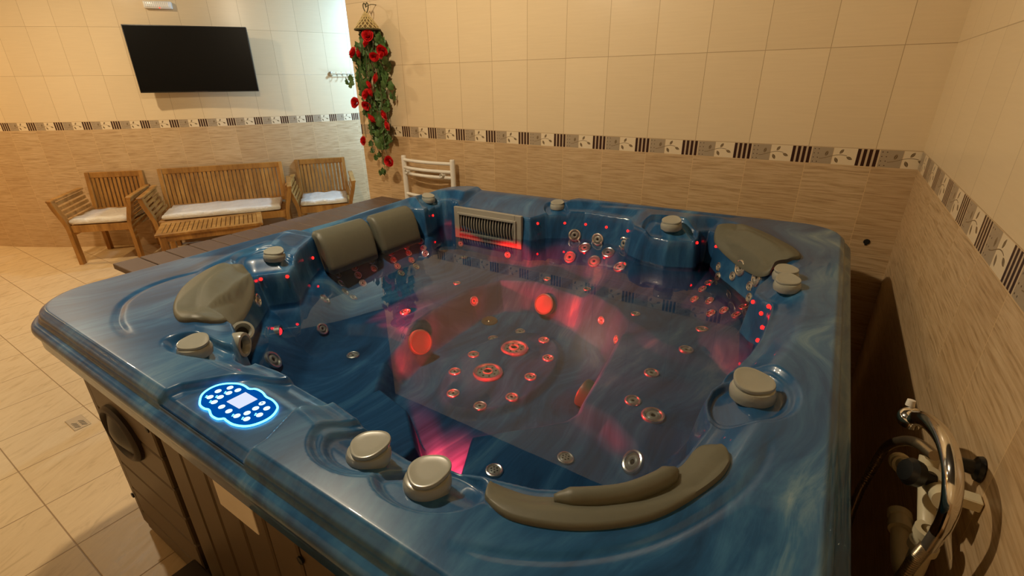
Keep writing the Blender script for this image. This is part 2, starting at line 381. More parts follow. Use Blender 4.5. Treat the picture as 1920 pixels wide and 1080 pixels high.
def water():
    N = NT('pool_water'); p = N.coord('Object')
    h = N.noise(p, 5., 2, .5); bp = N.bump(h, .006, .02)
    fr = N.n('ShaderNodeFresnel'); fr.inputs['IOR'].default_value = 1.42; N.put(fr.inputs['Normal'], bp)
    tr = N.n('ShaderNodeBsdfTransparent'); tr.inputs[0].default_value = (.78,.84,.87,1)
    gl = N.n('ShaderNodeBsdfGlossy'); gl.inputs['Roughness'].default_value = .004; N.put(gl.inputs['Normal'], bp); gl.inputs[0].default_value = (1,1,1,1)
    mx = N.n('ShaderNodeMixShader'); N.put(mx.inputs[0], fr.outputs[0]); N.t.links.new(tr.outputs[0], mx.inputs[1]); N.t.links.new(gl.outputs[0], mx.inputs[2])
    N.t.links.new(mx.outputs[0], N.out.inputs[0]); return N.mat
def plastic_wrap():
    N = NT('wrapped_cushion'); p = N.coord('Object')
    w = N.noise(N.vmul(p, (14.,14.,20.)), 1., 5, .6, 1.5)
    c = N.mix(w, (.70,.64,.55), (.86,.82,.75))
    return N.bsdf(c, .32, 0, .5, N.bump(w, .6, .02), .5)
M = dict(
 wall=wall_tiles('wall_tile'), floor=floor_tiles(), acrylic=acrylic(), water=water(),
 wood=wood('acacia_wood', (.16,.062,.012), (.36,.168,.037), (.54,.285,.075)),
 ceiling=simple('dark_ceiling', (.035,.032,.030), .5, var=.1),
 plaster=simple('cream_plaster', (.70,.62,.48), .7, var=.05),
 cabinet=simple('brown_cabinet_plastic', (.130,.092,.054), .45, var=.12, scale=12, bump=.05),
 black=simple('black_plastic', (.008,.008,.008), .4, var=.1),
 dark=simple('dark_brown_plastic', (.030,.018,.012), .5, var=.15),
 deck=simple('taupe_composite_board', (.125,.080,.060), .55, var=.12, scale=9, bump=.05),
 screen=simple('black_screen', (.0015,.0015,.0015), .35, spec=.15),
 chrome=simple('chrome', (.72,.70,.66), .10, 1., var=.03),
 steel=simple('brushed_steel', (.74,.70,.62), .26, .88, var=.06),
 ring=simple('jet_ring', (.70,.67,.61), .26, .88, var=.05),
 jetface=simple('jet_face_plastic', (.30,.28,.25), .35, var=.08),
 hole=simple('jet_hole', (.004,.004,.004), .6),
 pillow=simple('taupe_foam', (.115,.118,.090), .48, var=.06, scale=60, bump=.04),
 knob=simple('ivory_grey_plastic', (.33,.34,.30), .24, var=.04, coat=.4),
 grille=simple('grey_grille_plastic', (.34,.32,.27), .38, var=.05),
 white=simple('white_enamel', (.80,.77,.70), .30, var=.02),
 ivory=simple('ivory_pipe', (.70,.62,.42), .38, var=.04),
 hose=simple('bronze_hose', (.30,.24,.16), .30, .8, var=.1),
 disc=simple('suction_cover', (.065,.115,.085), .4, var=.05),
 lens=simple('white_ribbed_lens', (.88,.88,.86), .22, var=.02, coat=.5),
 drain=simple('dull_steel_plate', (.42,.33,.22), .45, .3, var=.06),
 label=simple('paper_label', (.86,.80,.70), .7, var=.03),
 leaf=simple('ivy_leaf', (.085,.165,.045), .5, var=.55, scale=45),
 stem=simple('vine_stem', (.085,.075,.030), .6, var=.3),
 rose=simple('red_rose', (.62,.010,.012), .5, var=.25, scale=60),
 wicker=simple('wicker', (.62,.48,.22), .6, var=.35, scale=160, bump=.3),
 wickergap=simple('wicker_shadow', (.16,.10,.035), .7, var=.3, scale=120),
 cushion=plastic_wrap(),
 led=emit('red_led', (1.,.007,.005), 7.),
 redlens=emit('red_underwater_lens', (1.,.03,.04), 1.5),
 cyan=emit('cyan_backlight', (.10,.62,1.), 5.),
 blue=emit('blue_backlight', (.0,.075,.36), 1.0),
 button=emit('lit_button', (.72,.93,1.), 1.25),
 lcd=emit('lit_display', (.74,.80,1.), 1.0),
)

# ---------------------------------------------------------------- the room
CEIL = 2.77
def quad_uv(bm, uvl, pts, uvs):
    f = bm.faces.new([bm.verts.new(p) for p in pts])
    for l, w in zip(f.loops, uvs): l[uvl].uv = w
    return f
def slab_wall(name, x0, x1, y0, y1, fu, ztop=ZB):
    """box wall; u = fu(x, y) on each vertical face, v measured from the border's top edge"""
    bm = bmesh.new(); uvl = bm.loops.layers.uv.new('UVMap')
    c = [(x0,y0),(x1,y0),(x1,y1),(x0,y1)]
    for a, b in zip(c, c[1:]+c[:1]):
        quad_uv(bm, uvl, [(*a,0),(*b,0),(*b,CEIL),(*a,CEIL)], [(fu(*a),-ztop),(fu(*b),-ztop),(fu(*b),CEIL-ztop),(fu(*a),CEIL-ztop)])
    for z in (0, CEIL): quad_uv(bm, uvl, [(*p,z) for p in c], [(0,1)]*4)
    bmesh.ops.remove_doubles(bm, verts=bm.verts[:], dist=1e-5)
    return tag(obj(name, bm, M['wall'], smooth=False), kind='structure')
slab_wall('wall_back', -3.41, .25, 0, .22, lambda x, y: x+y+.16+.0615)
slab_wall('wall_right', 0, .25, -3.70, 0, lambda x, y: x-y+.07)
slab_wall('wall_front', -9.62, .25, -3.90, -3.70, lambda x, y: -x-y)
slab_wall('wall_left', -9.82, -9.62, -3.90, -1.85, lambda x, y: y+x)
slab_wall('wall_passage', -5.1, -3.2, 3.20, 3.40, lambda x, y: x+y)
slab_wall('wall_passage_side', -3.42, -3.22, .22, 3.2, lambda x, y: x+y+.1)
# the curved wall behind the seating: radius 4.62 m, bulging towards the tub
CW = np.array([-9.352, 2.705]); RW = 4.619; ZC = ZB-.0168
def cwall(s, off=0.):
    th = .9175+.2165*(s-1.5)
    return CW+(RW+off)*np.array([math.sin(th), -math.cos(th)]), th
bm = bmesh.new(); uvl = bm.loops.layers.uv.new('UVMap')
S = np.linspace(-3.05, 5.0, 162)
for a, b in zip(S[:-1], S[1:]):
    for o0, o1 in ((0, 0),):
        p, _ = cwall(a); q, _ = cwall(b)
        quad_uv(bm, uvl, [(*p,0),(*q,0),(*q,CEIL),(*p,CEIL)], [(a,-ZC),(b,-ZC),(b,CEIL-ZC),(a,CEIL-ZC)])
        p, _ = cwall(a, -.2); q, _ = cwall(b, -.2)
        quad_uv(bm, uvl, [(*q,0),(*p,0),(*p,CEIL),(*q,CEIL)], [(b,-ZC),(a,-ZC),(a,CEIL-ZC),(b,CEIL-ZC)])
bmesh.ops.remove_doubles(bm, verts=bm.verts[:], dist=1e-5)
me = bpy.data.meshes.new('wall_curved'); bm.to_mesh(me); bm.free()
tag(link('wall_curved', me, M['wall'], angle=180), kind='structure')
bm = bmesh.new(); box(bm, -9.9, .3, -3.95, 3.5, -.12, 0); tag(obj('floor', bm, M['floor'], smooth=False), kind='structure')
bm = bmesh.new(); box(bm, -9.9, .3, -3.95, 3.5, CEIL, CEIL+.1); tag(obj('ceiling', bm, M['ceiling'], smooth=False), kind='structure')
# ---------------------------------------------------------------- small fittings on floor and walls
d = empty('floor_drain', (-3.182, -2.197, 0)); tag(d, 'small square steel floor drain set in the cream floor tiles', 'drain')
bm = bmesh.new(); box(bm, -.066, .066, -.033, .033, 0, .003, .001, 1); obj('plate', bm, M['drain'], d)
for i in range(4):
    for y in (-.014, .013):
        bm = bmesh.new(); box(bm, -.013, .013, -.0022, .0022, .0028, .0034, M=Matrix.Translation((-.002+i*.016, y, 0)) @ Matrix.Rotation(.75, 4, 'Z')); obj('slot', bm, M['hole'], d, smooth=False)
bm = bmesh.new(); lathe(bm, [(0,.001),(.010,.001),(.013,.0025),(.0,.0026)], 16)
box(bm, -.006, .004, -.016, -.008, .0, .003)
o = obj('plug_hole', bm, M['hole']); o.location = (-.099, -.0005, ZB-.404); o.rotation_euler = (PI/2, 0, 0)
tag(o, 'small dark drilled hole in the lower tiles near the corner', 'hole')
# television, hung flat in front of the curved wall
c0, th0 = cwall(1.62)
nrm = Vector((math.sin(th0), -math.cos(th0), 0)); tng = Vector((math.cos(th0), math.sin(th0), 0))
tvc = Vector((c0[0], c0[1], 0))+nrm*.135
tv = empty('television', (tvc.x, tvc.y, ZB+.51), th0); tag(tv, 'black flat television hung on the pale curved wall above the bench', 'television')
W_, H_ = .985, .560
bm = bmesh.new(); box(bm, -W_/2, W_/2, -.018, .022, -H_/2, H_/2, .004); obj('casing', bm, M['black'], tv)
bm = bmesh.new(); box(bm, -W_/2+.007, W_/2-.007, -.0205, -.0175, -H_/2+.011, H_/2-.007); obj('screen', bm, M['screen'], tv)
bm = bmesh.new(); box(bm, -.055, .055, -.0215, -.0185, -H_/2+.001, -H_/2+.009, .001, 1); obj('brand_strip', bm, M['dark'], tv)
bm = bmesh.new(); box(bm, -.20, .20, .02, .05, -.14, .14, .006); box(bm, -.05, .05, .05, .115, -.06, .06, .004); box(bm, -.16, .16, .112, .1215, -.12, .12, .003)
obj('wall_bracket', bm, M['black'], tv)
# emergency light
c1, th1 = cwall(1.42, .028)
el = empty('emergency_light', (c1[0], c1[1], ZB+.962), th1); tag(el, 'white emergency light with a ribbed lens above the television', 'light')
bm = bmesh.new(); box(bm, -.11, .11, -.020, .028, -.030, .030, .008); obj('housing', bm, M['white'], el)
bm = bmesh.new(); box(bm, -.098, .098, -.026, -.019, -.020, .022, .004)
for i in range(13): box(bm, -.090+i*.015-.0025, -.090+i*.015+.0025, -.030, -.024, -.018, .020)
obj('lens', bm, M['lens'], el)
bm = bmesh.new(); lathe(bm, [(0,0),(.004,0),(.003,.003),(0,.004)], 10, Matrix.Translation((.015,-.02,-.026)) @ Matrix.Rotation(PI/2, 4, 'X')); obj('indicator', bm, M['led'], el)
# towel hook rail, partly behind the rose garland
c2, th2 = cwall(2.93)
hr = empty('hook_rail', (c2[0], c2[1], ZB+.388), th2); tag(hr, 'slim chrome hook rail on the bluish end of the curved wall', 'hook rail')
for sx in (-.10, .22):
    bm = bmesh.new(); lathe(bm, [(0,0),(.024,0),(.024,.006),(.010,.010),(.009,.03),(.012,.032),(.012,.042),(0,.043)], 20, Matrix.Translation((sx,0,0)) @ Matrix.Rotation(PI/2, 4, 'X'))
    obj('rosette', bm, M['chrome'], hr)
bm = bmesh.new(); tube(bm, [(-.10,-.036,0),(.22,-.036,0)], .004); obj('bar', bm, M['chrome'], hr)
for i in range(5):
    bm = bmesh.new(); x = -.05+i*.055
    tube(bm, spline([(x,-.036,.022),(x,-.038,0),(x,-.046,-.018),(x,-.062,-.018),(x,-.066,-.004)], 5), .003, 8); obj('hook', bm, M['chrome'], hr)
# ladder towel radiator on the back wall
tr = empty('towel_radiator', (-2.695, -.06, ZB-.62)); tag(tr, 'white ladder towel radiator on the back wall beside the tub', 'radiator')
for sx in (-1, 1):
    bm = bmesh.new(); tube(bm, [(sx*.228,0,-.42),(sx*.228,0,.418)], .0185, 16); lathe(bm, [(.0185,.416),(.016,.424),(0,.425)], 16, Matrix.Translation((sx*.228,0,0))); obj('post', bm, M['white'], tr)
for z in (.395,.340,.300,.150,.105,.06,-.10,-.145,-.19,-.35,-.39):
    bm = bmesh.new(); tube(bm, [(-.228+.456*k/12, -.030*math.sin(PI*k/12)-.004, z) for k in range(13)], .0115, 12, False); obj('rung', bm, M['white'], tr)
for sx in (-.17, .16):
    bm = bmesh.new(); tube(bm, [(sx,-.03,.318),(sx,.055,.318)], .008, 10); lathe(bm, [(.014,-.052),(.014,-.036),(.008,-.03),(.008,.0)], 14, Matrix.Translation((sx,0,.318)) @ Matrix.Rotation(-PI/2, 4, 'X') @ Matrix.Translation((0,0,0))); obj('wall_clamp', bm, M['white'], tr)

# ---------------------------------------------------------------- the hot tub
tub = empty('hot_tub', (-1.23, -1.3, 0)); tag(tub, 'large blue marbled hot tub with red lights and brown panelled sides', 'hot tub')
TP = Vector(tub.location)
def tl(p): return (p[0]-TP.x, p[1]-TP.y, p[2]-TP.z)
NG = 560
g = np.linspace(-1, 1, NG)
U, Vv = np.meshgrid(g, g)                              # rows: v, columns: u
m_ = np.maximum(np.maximum(np.abs(U), np.abs(Vv)), 1e-6)
hx, hy = (X1-X0)/2, (Y1-Y0)/2; cx_, cy_ = (X0+X1)/2, (Y0+Y1)/2; RC = .17
rx, ry = U/m_*hx, Vv/m_*hy                             # point on the outer rectangle in this direction
qx_, qy_ = np.clip(rx, -(hx-RC), hx-RC), np.clip(ry, -(hy-RC), hy-RC)
dx_, dy_ = rx-qx_, ry-qy_; dl = np.hypot(dx_, dy_); dl[dl < 1e-9] = 1
corner = (np.abs(dx_) > 1e-9) & (np.abs(dy_) > 1e-9)
ox = np.where(corner, qx_+dx_/dl*RC, rx); oy = np.where(corner, qy_+dy_/dl*RC, ry)
w_ = ss(.72, 1., m_)
GX = cx_+U*hx+w_*(ox-rx); GY = cy_+Vv*hy+w_*(oy-ry)
GY = GY+(yback(GX)-Y1)*np.clip((GY-Y0)/(Y1-Y0), 0, 1)**3
GZ = np.zeros_like(GX)
for r0 in range(0, NG, 40): GZ[r0:r0+40] = shell_z(GX[r0:r0+40], GY[r0:r0+40])
verts = np.stack([GX-TP.x, GY-TP.y, GZ], -1).reshape(-1, 3)
idx = np.arange(NG*NG).reshape(NG, NG)
faces = np.stack([idx[:-1,:-1], idx[:-1,1:], idx[1:,1:], idx[1:,:-1]], -1).reshape(-1, 4)
ring = np.concatenate([idx[0,:-1], idx[:-1,-1], idx[-1,:0:-1], idx[:0:-1,0]])
RP = verts[ring]; L_ = len(ring)
tn = np.roll(RP, -1, 0)-np.roll(RP, 1, 0); nn = np.stack([tn[:,1], -tn[:,0]], -1); nn /= np.maximum(np.linalg.norm(nn, axis=1, keepdims=True), 1e-9)
k_ = np.ones(9)/9
nn = np.stack([np.convolve(np.r_[nn[-4:,i], nn[:,i], nn[:4,i]], k_, 'valid') for i in (0,1)], -1); nn /= np.linalg.norm(nn, axis=1, keepdims=True)
PROF = [(.003,-.004),(.005,-.010),(.005,-.018),(.006,-.024),(.010,-.028),(.017,-.030),(.024,-.033),(.029,-.039),(.031,-.047),(.030,-.055),(.026,-.061),(.022,-.066),(.021,-.075),(.021,-.101),(.017,-.106),(-.02,-.106)]
allv = [verts]; allf = [faces]; prev = ring; zt = ZB-.306
for off, dz in PROF:
    base = sum(len(a) for a in allv)
    ringz = np.full(L_, zt+dz) if dz < -.012 else RP[:,2]+dz
    nv = np.stack([RP[:,0]+nn[:,0]*off, RP[:,1]+nn[:,1]*off, ringz], -1)
    cur = np.arange(base, base+L_)
    allv.append(nv); allf.append(np.stack([prev, cur, np.roll(cur, -1), np.roll(prev, -1)], -1)); prev = cur
AV = np.concatenate(allv); AF = np.concatenate(allf)
me = bpy.data.meshes.new('shell'); me.vertices.add(len(AV)); me.vertices.foreach_set('co', AV.ravel())
me.loops.add(AF.size); me.loops.foreach_set('vertex_index', AF.ravel()); me.polygons.add(len(AF))
me.polygons.foreach_set('loop_start', np.arange(0, AF.size, 4)); me.update(calc_edges=True); me.validate()
link('shell', me, M['acrylic'], tub, angle=180)
# water: a thing of its own, filling the tub
bm = bmesh.new()
ed = [bm.verts.new((p[0], p[1], 0)) for p in LIP]
fc = bm.faces.new(ed)
bmesh.ops.triangulate(bm, faces=[fc])
bm.normal_update()
for f in bm.faces:
    if f.normal.z < 0: f.normal_flip()
me = bpy.data.meshes.new('pool_water'); bm.to_mesh(me); bm.free()
wt = link('pool_water', me, M['water'], smooth=False); wt.location = (0, 0, ZB-.4875)
tag(wt, 'clear still water filling the blue hot tub', 'water', kind='stuff')
# ---- cabinet
CX0, CX1, CY0, CY1 = -2.205, -.245, -2.292, -.275; CT = ZB-.402
cab = bmesh.new(); box(cab, CX0+.03, CX1-.03, CY0+.03, CY1-.03, .0, .43, M=Matrix.Translation(-TP)); cabinet = obj('cabinet', cab, M['dark'], tub, smooth=False)
def plank(bm, x0, x1, z0, z1, y=CY0, t=.028): box(bm, x0, x1, y, y+t, z0, z1, .004, 1, Matrix.Translation(-TP))
bm = bmesh.new()                                       # horizontal boards of the front corner panel
zs = [.03,.115,.23,.345,.46,.575,.69,CT]
for a, b in zip(zs[:-1], zs[1:]): plank(bm, -2.150, -1.705, a+.003, b-.003)
obj('corner_panel', bm, M['cabinet'], tub)
bm = bmesh.new(); plank(bm, -2.205, -2.168, .03, CT, CY0+.004); box(bm, -2.205, -2.170, CY0+.03, CY0+.3, .03, CT, .004, 1, Matrix.Translation(-TP)); obj('corner_post', bm, M['cabinet'], tub)
xs = [-1.675,-1.56,-1.435,-1.312,-1.19,-1.07,-.95,-.83,-.71,-.59,-.47,-.35,-.245]
bm = bmesh.new()
for a, b in zip(xs[:-1], xs[1:]): plank(bm, a+.005, b-.005, .03, CT, CY0+.004)
obj('front_panel', bm, M['cabinet'], tub)
ys = np.linspace(CY0+.3, CY1, 17)
for nm, xa, xb in (('side_panel', CX0, CX0+.028), ('side_panel', CX1-.028, CX1)):
    bm = bmesh.new()
    for a, b in zip(ys[:-1], ys[1:]): box(bm, xa, xb, a+.004, b-.004, .03, CT, .004, 1, Matrix.Translation(-TP))
    obj(nm, bm, M['cabinet'], tub)
bm = bmesh.new()
for a, b in zip(np.linspace(CX0+.05, CX1-.05, 17)[:-1], np.linspace(CX0+.05, CX1-.05, 17)[1:]): box(bm, a+.004, b-.004, CY1-.028, CY1, .03, CT, .004, 1, Matrix.Translation(-TP))
obj('back_panel', bm, M['cabinet'], tub)
# oval speaker on the corner panel
sp = Matrix.Translation(Vector(tl((-1.965, CY0, ZB-.695)))) @ Matrix.Rotation(PI/2, 4, 'X') @ Matrix.Diagonal((1.15, .80, 1, 1))
bm = bmesh.new(); lathe(bm, [(.075,-.01),(.112,0),(.112,.010),(.104,.018),(.094,.020),(.088,.014),(.085,.006)], 40, sp); spk = obj('speaker', bm, M['dark'], tub)
bm = bmesh.new(); lathe(bm, [(.088,.007),(.06,.016),(.03,.026),(0,.028)], 40, sp); obj('speaker_cover', bm, M['black'], spk)
bm = bmesh.new(); box(bm, -1.392, -1.228, CY0+.001, CY0+.0045, ZB-.660, ZB-.575, .0008, 1, Matrix.Translation(-TP)); obj('label_plate', bm, M['label'], tub)
for x, z in ((-1.727, ZB-.58), (-2.186, ZB-1.08), (-2.186, ZB-.55), (-1.06, ZB-.62)):
    bm = bmesh.new(); lathe(bm, [(0,0),(.010,0),(.010,.004),(.006,.005),(0,.0052)], 16, Matrix.Translation(Vector(tl((x, CY0+.001, z)))) @ Matrix.Rotation(PI/2, 4, 'X'))
    obj('screw_cover', bm, M['black'], tub)
# ---- jets, lights and fittings: placed on the shell surface
J_std = [(-2.168, -1.324), (-2.164, -1.222), (-2.134, -1.233), (-2.128, -1.132), (-2.102, -1.143), (-2.122, -1.006), (-2.096, -1.016), (-2.07, -1.018), (-2.041, -1.025), (-2.122, -0.895), (-2.096, -0.906), (-2.069, -0.917), (-2.041, -0.915), (-2.116, -0.787), (-2.085, -0.802), (-2.065, -0.812), (-2.139, -1.329), (-2.108, -1.239), (-2.1, -1.345), (-2.078, -1.241), (-2.061, -1.359), (-2.035, -1.34), (-1.739, -0.945), (-2.016, -0.564), (-1.691, -0.562), (-1.384, -0.668), (-1.162, -0.675), (-0.847, -0.9), (-0.622, -0.538), (-0.614, -0.562), (-0.548, -0.641), (-0.641, -0.587), (-0.657, -0.623), (-0.471, -0.749), (-0.463, -0.77), (-0.673, -0.675), (-0.608, -0.707), (-0.474, -0.785), (-0.54, -0.782), (-0.585, -0.779), (-0.489, -0.832), (-1.0, -0.876), (-0.89, -0.98)]
J_mid = [(-1.978, -1.523), (-1.846, -1.644), (-1.687, -1.64), (-1.721, -1.318), (-0.589, -0.894), (-0.599, -1.089), (-0.66, -1.271), (-0.663, -1.436), (-1.969, -0.599), (-1.927, -1.822), (-1.616, -0.974)]
J_big = [(-1.372, -0.397), (-1.244, -0.386), (-1.1, -0.393), (-1.299, -0.42), (-1.165, -0.429), (-1.36, -0.468), (-1.218, -0.476), (-1.046, -0.567), (-0.522, -0.666), (-0.451, -0.77), (-0.59, -1.471), (-0.584, -1.646), (-1.745, -1.909)]
J_grid = [(-0.748, -1.709), (-0.88, -1.855)]
J_floor = [(-1.111, -1.145), (-1.103, -1.298), (-1.093, -1.444), (-1.159, -1.546), (-1.286, -1.538), (-1.372, -1.423), (-1.387, -1.283), (-1.419, -1.096), (-1.351, -0.979), (-1.199, -1.025)]
J_rotary = [(-1.266, -1.157), (-1.256, -1.364)]
J_drain = [(-1.54, -0.956)]
J_disc = [(-1.582, -1.402), (-1.323, -0.78), (-0.913, -1.204)]
J_led = [(-2.169, -1.053), (-2.137, -1.44), (-1.949, -1.681), (-2.006, -1.752), (-2.144, -0.643), (-1.538, -0.503), (-1.426, -0.41), (-1.322, -0.373), (-1.204, -0.379), (-1.083, -0.399), (-0.737, -0.471), (-0.66, -0.445), (-0.396, -0.832), (-0.428, -1.049), (-0.38, -1.099), (-0.396, -1.094), (-0.384, -1.119), (-0.388, -1.135)]
J_nozzle = [(-1.787, -1.964), (-1.537, -2.094)]
J_knob = [(-1.525, -2.197), (-2.039, -1.664), (-2.211, -0.6), (-1.497, -0.363), (-0.858, -0.472), (-0.358, -0.964), (-0.346, -1.042), (-0.351, -1.653), (-0.901, -2.205), (-0.758, -2.206)]
def surf(x, y): 
    z = float(shell_z(np.array([x]), np.array([y]))[0]); n = shell_n(np.array([x]), np.array([y]), .010)[0]
    return Vector((x, y, z)), Vector(n)
def place(proto, x, y, first, lift=0., spin=0., nrm=None):
    p, n = surf(x, y)
    if nrm is not None: n = Vector(nrm).normalized()
    o = proto if first else copy_tree(proto, tub)
    if first: o.parent = tub
    o.matrix_basis = Matrix.Translation(-TP) @ frame_z(p+n*lift, n, spin)
    return o
def jet(r, kind='std'):
    bm = bmesh.new()
    lathe(bm, [(.80*r,.000),(1.0*r,-.002),(1.0*r,.10*r),(.94*r,.20*r),(.82*r,.24*r),(.70*r,.20*r),(.62*r,.06*r),(.60*r,.0)], 28)
    j = obj('jet', bm, M['ring'])
    bm = bmesh.new()
    if kind == 'std': lathe(bm, [(.62*r,.02*r),(.50*r,.13*r),(.34*r,.17*r),(.22*r,.12*r),(.20*r,.03*r)], 24)
    elif kind == 'grid': lathe(bm, [(.66*r,.12*r),(.5*r,.22*r),(0,.25*r)], 24)
    obj('jet_nozzle', bm, M['jetface'], j)
    bm = bmesh.new()
    if kind == 'std': lathe(bm, [(.22*r,.03*r),(0,.04*r)], 16)
    else:
        for k in range(6):
            a = k*PI/3; q = (.36*r if k else 0)
            lathe(bm, [(0,.27*r),(.11*r,.262*r),(.11*r,.20*r)][::-1], 8, Matrix.Translation((.36*r*math.cos(a), .36*r*math.sin(a), -.03*r)))
        lathe(bm, [(.08*r,.2*r),(.08*r,.262*r),(0,.265*r)], 8)
    obj('jet_opening', bm, M['hole'], j)
    return j
for tbl, r, kd in ((J_std, .0195, 'std'), (J_mid, .025, 'std'), (J_floor, .0245, 'std'), (J_big, .034, 'std'), (J_grid, .024, 'grid')):
    pr_ = jet(r, kd)
    for i, (x, y) in enumerate(tbl): place(pr_, x, y, i == 0, spin=random.random()*6)
# the two large rotary jets in the footwell floor
R_ = .056
bm = bmesh.new(); lathe(bm, [(.043,.0),(.057,-.002),(.0585,.006),(.054,.012),(.047,.012),(.0415,.006),(.041,.0)], 40); rj = obj('rotary_jet', bm, M['steel'])
bm = bmesh.new(); lathe(bm, [(.043,.002),(.040,.006),(.022,.007),(.019,.012),(.015,.012),(.013,.004)], 36); obj('rotary_face', bm, M['jetface'], rj)
bm = bmesh.new(); lathe(bm, [(.014,.004),(0,.0045)], 16)
for k in range(8): lathe(bm, [(.0042,.0060),(.0042,.0075),(0,.0076)], 10, Matrix.Translation((.031*math.cos(k*PI/4), .031*math.sin(k*PI/4), 0)))
obj('rotary_opening', bm, M['hole'], rj)
for i, (x, y) in enumerate(J_rotary): place(rj, x, y, i == 0, .001)
bm = bmesh.new(); lathe(bm, [(0,.0),(.038,-.002),(.040,.003),(.036,.008),(.020,.008),(.012,.005),(.007,.009),(0,.010)], 36)
for k in range(3): box(bm, -.022, .022, -.0012, .0012, .0075, .0095, M=Matrix.Rotation(k*PI/3, 4, 'Z'))
dr = obj('bottom_drain', bm, simple('bronze_drain', (.36,.28,.18), .3, .7, var=.1)); place(dr, *J_drain[0], True, .001)
bm = bmesh.new(); lathe(bm, [(.046,-.03),(.050,.0),(.051,.010),(.052,.022),(.050,.027),(.044,.029),(.043,.027),(0,.028)], 40); sc_ = obj('suction_cover', bm, M['disc'])
for i, (x, y, n) in enumerate(((*J_disc[0], (.86,-.20,.38)), (*J_disc[1], (-.05,-.86,.45)), (-.852, -1.315, (-.97,.10,.20)))): place(sc_, x, y, i == 0, .004, 0, n)
bm = bmesh.new(); lathe(bm, [(0,-.002),(.0060,-.001),(.0062,.002),(.004,.0046),(0,.0054)], 12); ld = obj('red_light', bm, M['led'])
for i, (x, y) in enumerate(J_led): place(ld, x, y, i == 0)
# the two underwater lamps: front wall of the footwell, and one added, hidden below the left corner headrest, to redden the right side
for i, (p, n) in enumerate((((-1.01,-1.975,ZB-.705), (-.25,1,.15)), ((-1.868,-1.800,ZB-.552), (.72,.69,.1)))):
    if i == 0:
        bm = bmesh.new(); lathe(bm, [(0,.006),(.020,.004),(.024,.0)], 28); lamp = obj('underwater_lamp', bm, M['redlens'])
        bm = bmesh.new(); lathe(bm, [(.024,-.012),(.031,-.012),(.030,.007),(.0235,.006)], 28); obj('lamp_ring', bm, M['steel'], lamp); o = lamp
    else: o = copy_tree(lamp, tub)
    o.parent = tub; o.matrix_basis = Matrix.Translation(-TP) @ frame_z(p, n)
# two round neck jets under the lip at the left corner
bm = bmesh.new(); lathe(bm, [(.024,-.05),(.026,-.006),(.0265,.007),(.0245,.014),(.0190,.015),(.0150,.010),(.0130,.003),(.0125,-.006)], 32); nz = obj('neck_jet', bm, M['knob'])
bm = bmesh.new(); lathe(bm, [(.0135,.002),(.008,.0),(0,-.001)], 20); obj('neck_jet_opening', bm, M['hole'], nz)
for i, (p, n, s) in enumerate((((-1.655,-2.022,ZB-.384), (.75,-.10,.60), 1.2), ((-1.560,-2.083,ZB-.368), (.80,.58,.05), 1.35))):
    o = nz if i == 0 else copy_tree(nz, tub)
    o.parent = tub; o.matrix_basis = Matrix.Translation(-TP) @ frame_z(p, n) @ Matrix.Scale(s, 4)
# ---- diverter knobs: round base, tilted three-cornered cap
def knob_proto(s=1.):
    bm = bmesh.new(); lathe(bm, [(.034*s,-.014*s),(.0405*s,-.008*s),(.0420*s,.002*s),(.0415*s,.010*s),(.038*s,.017*s),(.034*s,.0185*s),(0,.019*s)], 40); b = obj('diverter_knob', bm, M['knob'])
    bm = bmesh.new(); n = 48; rings = []
    def rad(a): return (.0368+.0020*math.cos(3*a)-.0002*math.cos(6*a))*s
    for k, z, t in ((.80,.014,.2),(.95,.019,.5),(1.02,.0235,1),(1.03,.0265,1),(1.0,.0290,1),(.93,.0296,1),(.86,.0290,1),(.5,.0286,1),(0,.0286,1)):
        if k == 0: rings.append([bm.verts.new((.003*s,0,z*s))]); continue
        rings.append([bm.verts.new((.003*s+k*rad(a)*math.cos(a), k*rad(a)*math.sin(a), z*s+t*.13*k*rad(a)*math.cos(a))) for a in [2*PI*i/n for i in range(n)]])
    for A, B in zip(rings[:-1], rings[1:]):
        for i in range(n):
            j = (i+1) % n
            bm.faces.new((A[i], A[j], B[0]) if len(B) == 1 else (A[i], A[j], B[j], B[i]))
    bm.faces.new(rings[0][::-1])
    obj('knob_cap', bm, M['knob'], b); return b
KN = [(0,.92,2.2),(1,.95,2.2),(2,.95,2.6),(3,.95,1.9),(4,1.12,1.6),(5,.92,1.9),(6,.92,1.9),(7,1.08,2.3),(8,.95,1.0),(9,.95,1.0)]
kp = knob_proto()
for i, (k, s, spin) in enumerate(KN):
    x, y = J_knob[k]; p, n = surf(x, y)
    n = (n*.15+Vector((0,0,1))).normalized()
    o = kp if i == 0 else copy_tree(kp, tub)
    o.parent = tub; zk = {5: .006, 6: .006}.get(k, .006)
    o.matrix_basis = Matrix.Translation(-TP) @ frame_z(p+n*zk, n, spin) @ Matrix.Scale(s, 4)
